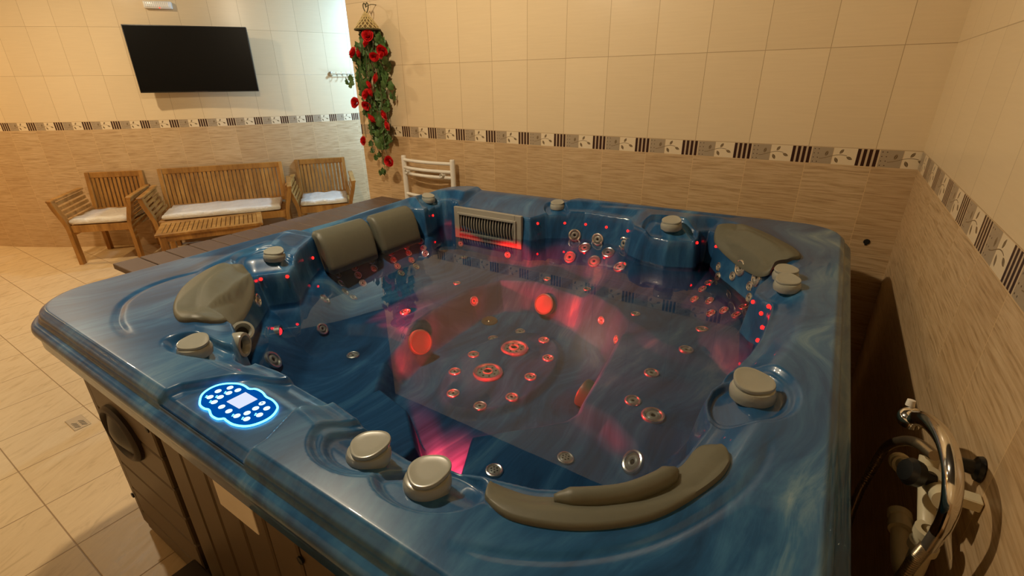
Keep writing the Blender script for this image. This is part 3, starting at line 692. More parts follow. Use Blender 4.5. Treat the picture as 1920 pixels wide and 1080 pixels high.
# ---- headrests
def strip(name, outer, inner, zo, zi, thick=.022, nseg=48, across=12, bulge=.012, round_end=.14, edge=.28, roll=0.):
    """padded headrest lofted between an outer and an inner curve; zo / zi give heights relative to the rim datum"""
    O = [np.array(p) for p in spline([(*p, 0) for p in outer], 10)]; I = [np.array(p) for p in spline([(*p, 0) for p in inner], 10)]
    def res(C, n):
        C = np.array(C)[:, :2]; d = np.r_[0, np.cumsum(np.linalg.norm(np.diff(C, axis=0), axis=1))]
        return np.stack([np.interp(np.linspace(0, d[-1], n), d, C[:, i]) for i in (0, 1)], -1)
    O = res(O, nseg); I = res(I, nseg)
    bm = bmesh.new(); top = []; bot = []
    for k in range(nseg):
        t = k/(nseg-1); e = min(t, 1-t)/round_end; sh = 1 if e >= 1 else math.sqrt(max(0, 1-(1-e)**2))
        mid = (O[k]+I[k])/2; a = mid+(O[k]-mid)*(.35+.65*sh); b = mid+(I[k]-mid)*(.35+.65*sh)
        tr_ = []; br_ = []
        for j in range(across+1):
            q = j/across; p = a+(b-a)*q
            z = zo(t)+(zi(t)-zo(t))*q**1.6 if not callable(getattr(zi, 'prof', None)) else zi.prof(t, q)
            ed_ = min(q, 1-q)*2; pad = thick*(ed_**edge if ed_ > 0 else 0)*(.3+.7*sh)+bulge*math.sin(PI*q)**2*sh+roll*max(0, 1-((q-.66)/.26)**2)**.6*min(1, max(0, 1.6*math.sin(PI*t)-.5))
            tr_.append(bm.verts.new((p[0]-TP.x, p[1]-TP.y, ZB+z+pad))); br_.append(bm.verts.new((p[0]-TP.x, p[1]-TP.y, ZB+z-.006)))
        top.append(tr_); bot.append(br_)
    for tr_, br_ in zip(top, bot):
        sz = shell_z(np.array([v.co.x+TP.x for v in tr_]), np.array([v.co.y+TP.y for v in tr_]))
        for v, w, h in zip(tr_, br_, sz):
            lift = h+.003-w.co.z-.006
            if lift > 0: v.co.z += lift; w.co.z += lift
    for k in range(nseg-1):
        for j in range(across):
            bm.faces.new((top[k][j], top[k][j+1], top[k+1][j+1], top[k+1][j])); bm.faces.new((bot[k][j], bot[k+1][j], bot[k+1][j+1], bot[k][j+1]))
        for j in (0, across):
            bm.faces.new((top[k][j], top[k+1][j], bot[k+1][j], bot[k][j]))
    for k in (0, nseg-1):
        for j in range(across): bm.faces.new((top[k][j], bot[k][j], bot[k][j+1], top[k][j+1]))
    return obj(name, bm, M['pillow'], tub, angle=60)
# front right crescent with its roll
hf = strip('headrest', [(-.665,-2.172),(-.645,-2.198),(-.59,-2.208),(-.50,-2.170),(-.42,-2.097),(-.365,-1.99),(-.350,-1.93),(-.356,-1.884)],
      [(-.655,-2.150),(-.632,-2.153),(-.585,-2.140),(-.52,-2.095),(-.462,-2.035),(-.421,-1.962),(-.410,-1.908),(-.397,-1.876)],
      lambda t: -.301, lambda t: -.314, .007, 72, 20, .0005, .07, .14)
bm = bmesh.new(); rp_ = spline([tl((-.560,-2.140,ZB-.300)), tl((-.517,-2.116,ZB-.297)), tl((-.471,-2.078,ZB-.297)), tl((-.437,-2.028,ZB-.297)), tl((-.421,-1.985,ZB-.300))], 8)
tube(bm, rp_, [.005+.0115*min(1, math.sin(PI*(i+.4)/len(rp_))*2.4) for i in range(len(rp_))], 16); obj('neck_roll', bm, M['pillow'], hf, angle=180)
# left corner
hl_ = strip('headrest', [(-1.645,-2.135),(-1.69,-2.155),(-1.79,-2.125),(-1.905,-2.055),(-1.985,-1.965),(-2.028,-1.875),(-2.005,-1.822)],
      [(-1.640,-2.085),(-1.668,-2.040),(-1.735,-1.980),(-1.80,-1.922),(-1.868,-1.862),(-1.938,-1.812),(-1.975,-1.795)],
      lambda t: -.306, lambda t: -.332-.060*math.sin(PI*t)**.6, .014, 72, 24, .004, .10, .2, .017)
# back right corner
hb = strip('headrest', [(-.665,-.405),(-.60,-.395),(-.50,-.47),(-.405,-.585),(-.345,-.68),(-.335,-.76),(-.40,-.80)],
      [(-.678,-.480),(-.645,-.530),(-.572,-.615),(-.502,-.710),(-.460,-.785),(-.435,-.840),(-.41,-.863)],
      lambda t: -.306, lambda t: -.328-.060*math.sin(PI*t)**.6, .014, 72, 24, .004, .10, .2, .014)
# two cushions that hang over the left edge
def hang(y0, y1):
    bm = bmesh.new(); prof = [(-2.205,-.335),(-2.192,-.322),(-2.172,-.321),(-2.150,-.330),(-2.128,-.352),(-2.112,-.385),(-2.100,-.425),(-2.090,-.470),(-2.086,-.505),(-2.092,-.512)]
    back = [(-2.125,-.508),(-2.150,-.45),(-2.168,-.39),(-2.185,-.345)]
    ring_ = prof+back; n = 22; R2 = []
    for k in range(n+1):
        t = k/n; e = min(t, 1-t)/.07; sh = 1 if e >= 1 else math.sqrt(max(0, 1-(1-e)**2)); y = y0+(y1-y0)*t
        cxx, czz = -2.155, -.42
        R2.append([bm.verts.new(tl((cxx+(a-cxx)*(.72+.28*sh)+.035*(y+1.35)*0, y, ZB+czz+(b-czz)*(.86+.14*sh)))) for a, b in ring_])
    m2 = len(ring_)
    for A, B in zip(R2[:-1], R2[1:]):
        for j in range(m2): bm.faces.new((A[j], A[(j+1) % m2], B[(j+1) % m2], B[j]))
    bm.faces.new(R2[0]); bm.faces.new(R2[-1][::-1])
    return obj('headrest', bm, M['pillow'], tub, angle=50)
hang(-1.392, -1.105); hang(-1.075, -.800)
# ---- skimmer grille
gp = empty('skimmer_grille'); gp.parent = tub; gp.location = tl((-1.830, -.546, ZB-.452))
bm = bmesh.new()                                       # frame plate with an opening
b2 = bmesh.new(); 
def frame_ring(bm, w0, h0, w1, h1, y0, y1, zc=0.):
    for a in ((-w0,-w1,-h0,h0),(w1,w0,-h0,h0)): box(bm, a[0], a[1], y0, y1, a[2]+zc, a[3]+zc, .002, 1)
    for a in ((-w1,w1,-h0,-h1),(-w1,w1,h1,h0)): box(bm, a[0], a[1], y0, y1, a[2]+zc, a[3]+zc, .002, 1)
b2.free(); frame_ring(bm, .226, .090, .186, .052, -.016, .004, 0)
obj('grille_plate', bm, M['grille'], gp)
bm = bmesh.new(); frame_ring(bm, .196, .062, .183, .049, -.026, -.012); obj('grille_frame', bm, M['grille'], gp)
bm = bmesh.new(); box(bm, -.186, .186, -.002, .003, -.052, .052); obj('grille_back', bm, M['hole'], gp, smooth=False)
for i in range(20):
    x = -.174+i*.0183; bm = bmesh.new()
    tube(bm, [(x+.0, -.010-.010*math.sin(PI*k/8), -.050+.100*k/8) for k in range(9)], .0034, 8); obj('louvre', bm, M['grille'], gp)
# ---- control panel
cp = empty('control_panel'); cp.parent = tub; zc_ = float(shell_z(np.array([-1.225]), np.array([-2.26]))[0]); cp.location = tl((-1.2235, -2.2600, zc_+.001))
OUT = [(-1.2949, -2.2997), (-1.3194, -2.2839), (-1.3294, -2.2659), (-1.3289, -2.246), (-1.316, -2.2294), (-1.2933, -2.2166), (-1.273, -2.2139), (-1.2543, -2.2147), (-1.2403, -2.2073), (-1.2175, -2.2067), (-1.1956, -2.2116), (-1.1708, -2.2116), (-1.1451, -2.2181), (-1.132, -2.2293), (-1.1239, -2.2454), (-1.1242, -2.2638), (-1.1322, -2.2821), (-1.146, -2.293), (-1.1672, -2.2997), (-1.1892, -2.3002), (-1.1993, -2.2997), (-1.209, -2.3069), (-1.2308, -2.308), (-1.254, -2.3012), (-1.266, -2.3039), (-1.2815, -2.3037)]
BUT = [(-1.2955, -2.235), (-1.2714, -2.2309), (-1.3049, -2.2561), (-1.2779, -2.2472), (-1.2977, -2.2769), (-1.2788, -2.2651), (-1.2719, -2.2814), (-1.2421, -2.2815), (-1.2148, -2.2813), (-1.1857, -2.2808), (-1.1767, -2.2646), (-1.1592, -2.2756), (-1.1766, -2.2465), (-1.1494, -2.2544), (-1.1813, -2.2296), (-1.157, -2.2342)]
SCR = [(-1.2489, -2.2263), (-1.2031, -2.2267), (-1.2049, -2.2655), (-1.2504, -2.2667)]
loc = lambda p: ((p[0]+1.2268)*.965, (p[1]+2.2574)*.965, 0)
ol = spline([loc(p) for p in OUT], 5, True)
bm = bmesh.new(); prism(bm, [(p.x, p.y) for p in ol], -.004, .0016); obj('panel_face', bm, M['blue'], cp, smooth=False)
bm = bmesh.new(); tube(bm, [(p.x, p.y, .0018) for p in ol], .0020, 8, closed=True); obj('glowing_edge', bm, M['cyan'], cp)
bm = bmesh.new(); prism(bm, [loc(p)[:2] for p in SCR], .001, .0028); obj('display', bm, M['lcd'], cp, smooth=False)
for i, p in enumerate(BUT):
    q = loc(p); bm = bmesh.new(); lathe(bm, [(.0064,.001),(.0064,.0024),(.0055,.0030),(0,.0031)], 20, Matrix.Translation((q[0], q[1], 0))); bt = obj('button', bm, M['button'], cp)
    if i == 14:
        bm = bmesh.new(); lathe(bm, [(.0017,.003),(.0017,.0034),(0,.0034)], 12, Matrix.Translation((q[0], q[1], 0))); obj('button_mark', bm, M['blue'], bt)
for i in (4, 6, 3, 5, 9, 11, 13):
    q = loc(BUT[i]); bm = bmesh.new()
    for dx, dy in ((-.0105,-.0015),(-.0075,-.0048)): lathe(bm, [(.0016,.001),(.0016,.0020),(0,.0020)], 8, Matrix.Translation((q[0]+dx, q[1]+dy, 0)))
    obj('indicator_symbol', bm, M['cyan'], cp)
# entry step in front of the cabinet, bottom of the frame
bm = bmesh.new(); box(bm, -1.70, -1.05, -2.66, -2.305, .17, .20, .006); obj_step = empty('entry_step', (0,0,0)); tag(obj_step, 'dark brown step at the foot of the hot tub panels', 'step')
obj('tread', bm, M['dark'], obj_step)
for x in (-1.66, -1.12):
    bm = bmesh.new(); box(bm, x, x+.03, -2.64, -2.32, 0, .17, .003); obj('riser', bm, M['dark'], obj_step)
# wood composite deck along the tub's far side
dk = empty('side_deck', (-2.75, -.93, 0)); tag(dk, 'brown composite board deck along the far side of the hot tub', 'deck')
bm = bmesh.new()
for i in range(15): box(bm, -3.22, -2.30 if i < 14 else -2.985, -1.835+i*.1195+.002, -1.835+(i+1)*.1195-.003, ZB-.560, ZB-.53, .003, 1, Matrix.Translation((2.75,.93,0)))
obj('boards', bm, M['deck'], dk)
bm = bmesh.new(); box(bm, -3.17, -2.32, -1.79, -1.77, ZB-.66, ZB-.562, M=Matrix.Translation((2.75,.93,0))); box(bm, -3.19, -3.17, -1.79, -.10, ZB-.66, ZB-.562, M=Matrix.Translation((2.75,.93,0))); obj('edge_beam', bm, M['dark'], dk, smooth=False)
for x in (-3.16, -2.40):
    for y in (-1.74, -.95, -.15):
        bm = bmesh.new(); box(bm, x-.03, x+.03, y-.03, y+.03, 0, ZB-.562, .003, 1, Matrix.Translation((2.75,.93,0))); obj('leg', bm, M['dark'], dk)

# ---------------------------------------------------------------- garden furniture by the curved wall
# local frame: x to the sitter's left..right (width), y = 0 at the back, -y to the front, z up
def arm_side(t, sx, w, depth):
    """flared armrest with its two posts and slats; sx = -1 / 1"""
    xb = sx*(w/2-.035)
    def fx(z): return xb+sx*(.004+.062*ss_(.32, .62, z))           # flares outward with height
    zz = [.60*i/18 for i in range(19)]
    bm = bmesh.new(); R2 = []
    for i, z in enumerate(zz):
        x = fx(z); y = -depth+.03-.012*ss_(.36,.62,z); hw = .016+.002*ss_(.3,.45,z); hd = .028
        sl = (fx(z+.01)-fx(z-.01))/.02
        R2.append([bm.verts.new((x+a*hw, y+b*hd, z-a*hw*sl*.6)) for a, b in ((-1,-1),(1,-1),(1,1),(-1,1))])
    for A, B in zip(R2[:-1], R2[1:]):
        for j in range(4): bm.faces.new((A[j], A[(j+1)%4], B[(j+1)%4], B[j]))
    bm.faces.new(R2[0]); bm.faces.new(R2[-1]); obj('front_leg', bm, M['wood'], t)
    bm = bmesh.new(); beam(bm, (fx(.60)+sx*.002, -depth-.012, .600), (fx(.60)-sx*.018, -.030, .630), .046, .020, .004); obj('armrest', bm, M['wood'], t)
    for z in (.400,.440,.480,.520,.562):
        bm = bmesh.new(); beam(bm, (fx(z), -depth+.045, z), (fx(z)-sx*.018, -.03, z+.032), .010, .029, .001); obj('arm_slat', bm, M['wood'], t)
def ss_(a, b, v):
    t = min(1, max(0, (v-a)/(b-a))); return t*t*(3-2*t)
def seat_unit(name, w, depth, top, nslat, loc, rz, label, cat, group=None):
    t = empty(name, loc, rz); tag(t, label, cat, group)
    for sx in (-1, 1):
        arm_side(t, sx, w, depth)
        bm = bmesh.new()
        pts = [(sx*(w/2-.045), .0, 0), (sx*(w/2-.045), .0, .38), (sx*(w/2-.045), .055, top)]
        for a, b in zip(pts[:-1], pts[1:]): beam(bm, a, b, .036, .052, .002, (0,1,0))
        obj('rear_leg', bm, M['wood'], t)
    iw = w/2-.06
    bm = bmesh.new(); beam(bm, (-w/2+.03, .054, top-.026), (w/2-.03, .054, top-.026), .032, .055, .004); obj('top_rail', bm, M['wood'], t)
    bm = bmesh.new(); beam(bm, (-iw, .006, .405), (iw, .006, .405), .028, .04, .002); obj('lower_rail', bm, M['wood'], t)
    for i in range(nslat):
        x = -iw+2*iw*(i+.5)/nslat; sw = 2*iw/nslat*(.76 if nslat > 20 else .68)
        bm = bmesh.new(); beam(bm, (x, .008, .40), (x, .050, top-.04), sw, .012, .001, (0,1,0)); obj('back_slat', bm, M['wood'], t)
    bm = bmesh.new()
    beam(bm, (-w/2+.05, -depth+.035, .335), (w/2-.05, -depth+.035, .335), .026, .065, .002)
    for sx in (-1, 1): beam(bm, (sx*(w/2-.05), -depth+.03, .335), (sx*(w/2-.05), -.01, .335), .024, .06, .002)
    for i in range(6): box(bm, -w/2+.05, w/2-.05, -depth+.04+i*(depth-.05)/6, -depth+.04+(i+.8)*(depth-.05)/6, .355, .370, .002, 1)
    obj('seat_frame', bm, M['wood'], t)
    for sx in (-1, 1):
        bm = bmesh.new(); beam(bm, (sx*(w/2-.045), -depth+.05, .285), (sx*(w/2-.16), -depth+.05, .335), .02, .02, .001); obj('corner_brace', bm, M['wood'], t)
    return t
def cushion(w, d, loc, rz, label):
    bm = bmesh.new(); bmesh.ops.create_cube(bm, size=1)
    bmesh.ops.subdivide_edges(bm, edges=bm.edges[:], cuts=9, use_grid_fill=True)
    for v in bm.verts:
        x, y, z = v.co*2
        k = (1-abs(x)**6*.5)*(1-abs(y)**6*.5)
        n = .004*math.sin(17*x*w+5*y)+.003*math.sin(23*y+9*x)+random.uniform(-.0015, .0015)
        v.co = V(x*w/2*(1-.02*z*z), y*d/2*(1-.03*z*z), z*.030*(.55+.45*k)+(n if z > 0 else 0))
    o = obj('seat_cushion', bm, M['cushion'], angle=180); o.location = loc; o.rotation_euler = (0,0,rz)
    return tag(o, label, 'cushion', None)
def at_local(loc, rz, x, y, z): 
    return (loc[0]+math.cos(rz)*x-math.sin(rz)*y, loc[1]+math.sin(rz)*x+math.cos(rz)*y, z)
A1 = ((-6.21, -.775, 0), .81); seat_unit('armchair', .555, .50, .765, 12, *A1, 'wooden slatted garden armchair left of the bench, nearest the floor drain', 'armchair', 'wooden garden armchairs')
cushion(.46, .45, at_local(*A1, 0, -.255, .403), A1[1], 'cream plastic wrapped cushion on the armchair left of the bench')
A2 = ((-5.543, -.060, 0), .955); seat_unit('garden_bench', 1.19, .50, .78, 28, *A2, 'long wooden slatted garden bench between the two armchairs', 'bench')
cushion(1.02, .45, at_local(*A2, 0, -.255, .403), A2[1], 'long white plastic wrapped cushion on the wooden bench')
A3 = ((-5.043, .752, 0), .90); seat_unit('armchair', .575, .50, .78, 12, *A3, 'wooden slatted garden armchair right of the bench, beside the bluish wall', 'armchair', 'wooden garden armchairs')
cushion(.46, .45, at_local(*A3, 0, -.255, .403), A3[1], 'white plastic wrapped cushion on the armchair right of the bench')
tb = empty('coffee_table', (-4.80, -.62, 0), 1.06); tag(tb, 'low wooden slatted coffee table in front of the bench', 'table')
tw, td, tz = .80, .45, .42
bm = bmesh.new()
for sy in (-1, 1): box(bm, -tw/2, tw/2, sy*td/2-.045*(sy > 0), sy*td/2+.045*(sy < 0), tz-.022, tz, .003, 1)
for sx in (-1, 1): box(bm, sx*tw/2-.045*(sx > 0), sx*tw/2+.045*(sx < 0), -td/2+.046, td/2-.046, tz-.022, tz, .003, 1)
obj('table_frame', bm, M['wood'], tb)
for i in range(20):
    x = -tw/2+.062+i*(tw-.124)/19.0
    bm = bmesh.new(); box(bm, x-.0145, x+.0145, -td/2+.046, td/2-.046, tz-.018, tz-.003, .001, 1); obj('table_slat', bm, M['wood'], tb)
bm = bmesh.new()
for sy in (-1, 1): box(bm, -tw/2+.05, tw/2-.05, sy*(td/2-.045)-.01, sy*(td/2-.045)+.01, tz-.075, tz-.022, .002, 1)
for sx in (-1, 1): box(bm, sx*(tw/2-.045)-.01, sx*(tw/2-.045)+.01, -td/2+.05, td/2-.05, tz-.075, tz-.022, .002, 1)
obj('apron', bm, M['wood'], tb)
for sx in (-1, 1):
    for sy in (-1, 1):
        bm = bmesh.new(); x, y = sx*(tw/2-.05), sy*(td/2-.05); box(bm, x-.022, x+.022, y-.022, y+.022, 0, tz-.023, .003, 1); obj('leg', bm, M['wood'], tb)
# ---------------------------------------------------------------- rose garland on the back wall
gl_ = empty('rose_garland', (-3.11, -.001, ZB+.76)); tag(gl_, 'hanging garland of red artificial roses and ivy under a wicker cone', 'garland')
def gx(x, y, z): return (x+3.11, y+.001, z-.76)
bm = bmesh.new(); heart = []
for sx in (-1, 1): heart += [(sx*.0,-.012,.735)] 
hp = [(x+.008, -.094, z-.018) for x, z in ((0,.735),(-.020,.758),(-.024,.780),(-.013,.792),(-.002,.779),(.0,.767),(.002,.779),(.013,.792),(.024,.780),(.020,.758))]
tube(bm, [Vector(p)-Vector((0,0,.76)) for p in spline(hp, 6, True)], .0035, 8, closed=True); obj('heart_hook', bm, M['stem'], gl_)
bm = bmesh.new(); tube(bm, spline([(.008,-.094,.752-.76),(.008,-.045,.770-.76),(.008,-.002,.772-.76)], 5), .0025, 6); obj('wall_nail', bm, M['stem'], gl_)
CR, CZ0, CZ1 = .083, .722, .618
bm = bmesh.new(); lathe(bm, [(.004,CZ0),(.010,CZ0-.004),(CR*.5,(CZ0+CZ1)/2),(CR-.003,CZ1+.004),(CR-.004,CZ1),(CR-.012,CZ1+.004),(.03,CZ1+.05)], 30, Matrix.Translation((0,-.094,-.76)))
cone = obj('wicker_cone', bm, M['wickergap'], gl_)
bm = bmesh.new()
for k in range(14):
    a = 2*PI*k/14
    for sg in (1, -1):
        tube(bm, [((.006+(CR-.004)*t)*math.cos(a+sg*1.3*t), -.094+(.006+(CR-.004)*t)*math.sin(a+sg*1.3*t), CZ0-(CZ0-CZ1)*t-.76) for t in [i/14 for i in range(15)]], .0036, 5)
obj('weave', bm, M['wicker'], cone)
bm = bmesh.new(); tube(bm, [(CR*math.cos(2*PI*k/30), -.094+CR*math.sin(2*PI*k/30), CZ1-.76) for k in range(30)], .0055, 6, closed=True)
tube(bm, [(CR*.36*math.cos(2*PI*k/24), -.094+CR*.36*math.sin(2*PI*k/24), CZ0-(CZ0-CZ1)*.36-.76) for k in range(24)], .003, 6, closed=True); obj('cone_rim', bm, M['stem'], cone)
bm = bmesh.new()
for k in range(9):
    a = 2*PI*k/9; x0 = .070*math.cos(a); y0 = -.094+.055*math.sin(a)
    pts = [(x0, y0, .62-.76)]; x, y = x0, y0
    ln = random.choice([.55,.7,.8])
    for s in range(6):
        x += random.uniform(-.035,.035); y = min(-.03, max(-.13, y+random.uniform(-.02,.02))); pts.append((x*.9-.03*min(1, s/3), y, .62-.76-ln*(s+1)/6))
    tube(bm, spline(pts, 4), .0022, 5)
tube(bm, spline([gx(-3.15,-.06,.0),gx(-3.14,-.05,-.12),gx(-3.16,-.05,-.22),gx(-3.145,-.05,-.29),gx(-3.155,-.05,-.35)], 5), .002, 5)
obj('vine', bm, M['stem'], gl_)
bm = bmesh.new()
def leaf(bm, p, size, R):
    sh = [(0,0),(.28,.10),(.42,.30),(.30,.42),(.38,.62),(.20,.72),(0,1.0)]
    c = [bm.verts.new(R @ Vector((0, y*size, .10*size*math.sin(y*3)))+p) for _, y in sh]
    for sx in (-1, 1):
        e = [bm.verts.new(R @ Vector((sx*x*size, y*size, -.22*size*x))+p) for x, y in sh[1:-1]]
        row = [c[0]]+e+[c[-1]]
        for i in range(len(sh)-1):
            vs = [c[i], row[i], row[i+1], c[i+1]]; u_ = []
            for v in vs:
                if v not in u_: u_.append(v)
            if len(u_) > 2: bm.faces.new(u_ if sx > 0 else u_[::-1])
prof = [(.600,-3.105,.045),(.525,-3.117,.105),(.444,-3.143,.145),(.376,-3.145,.150),(.291,-3.155,.145),(.186,-3.160,.145),(.132,-3.160,.122),(.06,-3.155,.110),(-.013,-3.139,.100),(-.069,-3.138,.078),(-.125,-3.128,.055),(-.17,-3.12,.03)]
pz = [-p[0] for p in prof]
for i in range(300):
    z = random.uniform(-.17, .585); w = np.interp(-z, pz, [p[2] for p in prof]); xc = np.interp(-z, pz, [p[1] for p in prof])
    q = random.uniform(-1, 1); xx = q*w; dep = -.040-.075*math.sqrt(max(0, 1-q*q))*random.uniform(.3, 1)
    R = Euler((random.uniform(.9, 2.1), random.uniform(-.5, .5), random.uniform(0, 2*PI))).to_matrix()
    leaf(bm, Vector(gx(xc+xx, dep, z)), random.uniform(.045, .078), R)
for x, z in ((-3.425,.286),(-3.39,.304),(-3.40,.262),(-2.985,.193),(-2.975,.176),(-3.325,.426),(-3.35,.444),(-3.266,-.156),(-3.255,-.20),(-3.21,-.25),(-3.186,-.225),(-3.138,-.285),(-3.150,-.366),(-3.188,-.372),(-3.165,-.350)):
    for k in range(2):
        leaf(bm, Vector(gx(x+random.uniform(-.012,.012), -.055, z+random.uniform(-.01,.01))), .05, Euler((random.uniform(1.1, 1.9), 0, random.uniform(0, 6.2))).to_matrix())
for v in bm.verts: v.co.y = min(v.co.y, -.006+.004*random.random())
me = bpy.data.meshes.new('foliage'); bm.to_mesh(me); bm.free(); tag(link('foliage', me, M['leaf'], gl_, angle=180), kind='stuff')
def rose_proto():
    bm = bmesh.new()
    for layer, (n, r, h, tilt) in enumerate(((3,.010,.030,.05),(4,.017,.034,.20),(5,.024,.032,.45),(5,.030,.026,.75))):
        for k in range(n):
            a0 = 2*PI*(k+.37*layer)/n; grid_ = []
            for i in range(5):
                row = []
                for j in range(5):
                    a = a0+(j-2)/4*2*PI/n*1.35; t = i/4
                    rr = r*(.35+.65*t**.7)+tilt*.012*t*t+.002*math.sin(3*a+layer)
                    row.append(bm.verts.new((rr*math.cos(a), rr*math.sin(a), h*t-(.006*t*tilt*2)-.004*abs(j-2)/2*t)))
                grid_.append(row)
            for i in range(4):
                for j in range(4): bm.faces.new((grid_[i][j], grid_[i][j+1], grid_[i+1][j+1], grid_[i+1][j]))
    me = bpy.data.meshes.new('rose'); bm.to_mesh(me); bm.free()
    return link('rose', me, M['rose'], gl_, angle=180)
RS = [(-3.073,.575),(-3.08,.535),(-3.226,.478),(-3.166,.479),(-3.033,.455),(-2.95,.49),(-2.943,.462),(-3.027,.314),(-3.101,.284),(-3.095,.233),(-3.148,.212),(-3.276,.158),(-3.166,.145),(-3.114,.067),(-2.985,.088),(-2.961,.018),(-3.236,-.104),(-2.995,-.233)]
rp = rose_proto()
for i, (x, z) in enumerate(RS):
    o = rp if i == 0 else rp.copy()
    if i: COL.objects.link(o)
    o.parent = gl_; dep = -.13
    o.matrix_basis = Matrix.Translation(gx(x, dep, z)) @ Euler((PI/2+random.uniform(-.5,.7), 0, random.uniform(-.9,.9))).to_matrix().to_4x4() @ Matrix.Rotation(random.uniform(0,6), 4, 'Z') @ Matrix.Scale(random.uniform(.85,1.05), 4)
# ---------------------------------------------------------------- hand shower, hose and pipework by the right wall
hs = empty('hand_shower', (-.07, -1.76, ZB-.28)); tag(hs, 'chrome hand shower hanging on the right wall beside the tub', 'shower head')
def h_(p): return (p[0]+.07, p[1]+1.76, p[2]-ZB+.28)
bm = bmesh.new()
hp = spline([h_((-.075,-1.575,ZB-.325)), h_((-.072,-1.640,ZB-.287)), h_((-.068,-1.735,ZB-.257)), h_((-.064,-1.800,ZB-.264)), h_((-.060,-1.832,ZB-.298)), h_((-.058,-1.836,ZB-.336)), h_((-.058,-1.832,ZB-.362))], 8)
nh = len(hp); tube(bm, hp, [.0150-.0020*min(1, i/nh*2) if i < nh*.5 else .0130-.0020*(i/nh-.5)*2 for i in range(nh)], 18); obj('handle', bm, M['chrome'], hs, angle=50)
bm = bmesh.new(); lathe(bm, [(0,.014),(.014,.012),(.021,.006),(.023,.0),(.023,-.008),(.020,-.011),(0,-.011)], 32, frame_z(h_((-.078,-1.568,ZB-.330)), (-.1,-.35,.8))); hd = obj('spray_head', bm, M['chrome'], hs)
bm = bmesh.new(); lathe(bm, [(0,0),(.008,0),(.007,.012),(0,.014)], 14, frame_z(h_((-.082,-1.545,ZB-.318)), (0,.2,1))); obj('spray_button', bm, M['white'], hd)
bm = bmesh.new(); tube(bm, [h_((-.058,-1.832,ZB-.362)), h_((-.059,-1.826,ZB-.400))], .0105, 14); obj('hose_nut', bm, M['steel'], hs)
bm = bmesh.new(); lathe(bm, [(0,0),(.022,0),(.020,.006),(.012,.010),(.010,.045),(0,.046)], 20, frame_z(h_((-.002,-1.700,ZB-.315)), (-1,0,0))); obj('wall_holder', bm, M['black'], hs)
hos = empty('shower_hose', (-.07, -1.6, ZB-.4)); tag(hos, 'ribbed bronze shower hose looping down behind the hand shower', 'hose')
bm = bmesh.new(); H1 = spline([(-.062,-1.826,ZB-.400),(-.068,-1.825,ZB-.44),(-.075,-1.815,ZB-.52),(-.09,-1.76,ZB-.66),(-.10,-1.64,ZB-.78),(-.10,-1.52,ZB-.76),(-.095,-1.465,ZB-.64),(-.085,-1.458,ZB-.55),(-.08,-1.480,ZB-.47),(-.075,-1.56,ZB-.392),(-.072,-1.640,ZB-.338),(-.065,-1.715,ZB-.305)], 24)
tube(bm, [Vector(p)-hos.location for p in H1], [.0085+.0012*(i % 2) for i in range(len(H1))], 12); obj('hose_tube', bm, M['hose'], hos)
pp = empty('water_pipes', (-.05, -1.7, ZB-.45)); tag(pp, 'ivory plastic water pipes with tee joints on the right wall', 'pipe')
def p_(p): return (p[0]+.05, p[1]+1.7, p[2]-ZB+.45)
def pipe(pts, r=.014, name='pipe'):
    bm = bmesh.new(); tube(bm, [p_(p) for p in spline(pts, 5)], r, 16); return obj(name, bm, M['ivory'], pp)
pipe([(-.05,-1.64,ZB-.36),(-.05,-1.665,ZB-.385),(-.05,-1.73,ZB-.36),(-.05,-1.775,ZB-.345)], .015)
pipe([(-.05,-1.665,ZB-.385),(-.05,-1.72,ZB-.405),(-.05,-1.765,ZB-.43),(-.05,-1.775,ZB-.50)], .013)
pipe([(-.05,-1.665,ZB-.385),(-.05,-1.59,ZB-.43),(-.05,-1.50,ZB-.487)], .015)
pipe([(-.05,-1.775,ZB-.43),(-.05,-1.775,ZB-.52),(-.05,-1.71,ZB-.55),(-.05,-1.62,ZB-.53)], .015)
pipe([(-.05,-1.775,ZB-.50),(-.05,-1.785,ZB-.70),(-.05,-1.785,ZB-.95)], .013)
for p, n in (((-.05,-1.665,ZB-.388),(0,-.6,.5)), ((-.05,-1.775,ZB-.43),(0,0,1)), ((-.05,-1.50,ZB-.487),(0,1,-.5)), ((-.05,-1.63,ZB-.532),(0,1,.1))):
    bm = bmesh.new(); lathe(bm, [(.012,-.022),(.0205,-.022),(.0205,-.008),(.018,-.006),(.018,.006),(.0205,.008),(.0205,.022),(.012,.022)], 18, frame_z(p_(p), n)); obj('joint_collar', bm, M['ivory'], pp)
bm = bmesh.new(); lathe(bm, [(0,-.02),(.012,-.02),(.012,.0),(.022,.004),(.024,.018),(.018,.026),(0,.028)], 20, frame_z(p_((-.075,-1.725,ZB-.345)), (-.9,-.3,.3))); obj('valve_knob', bm, M['black'], pp)
for y, z in ((-1.75,ZB-.345),(-1.785,ZB-.7)):
    bm = bmesh.new(); box(bm, -.05, -.001, y-.012, y+.012, z-.010, z+.010, .002, 1, Matrix.Translation((.05,1.7,-ZB+.45)))
    obj('pipe_clip', bm, M['ivory'], pp)
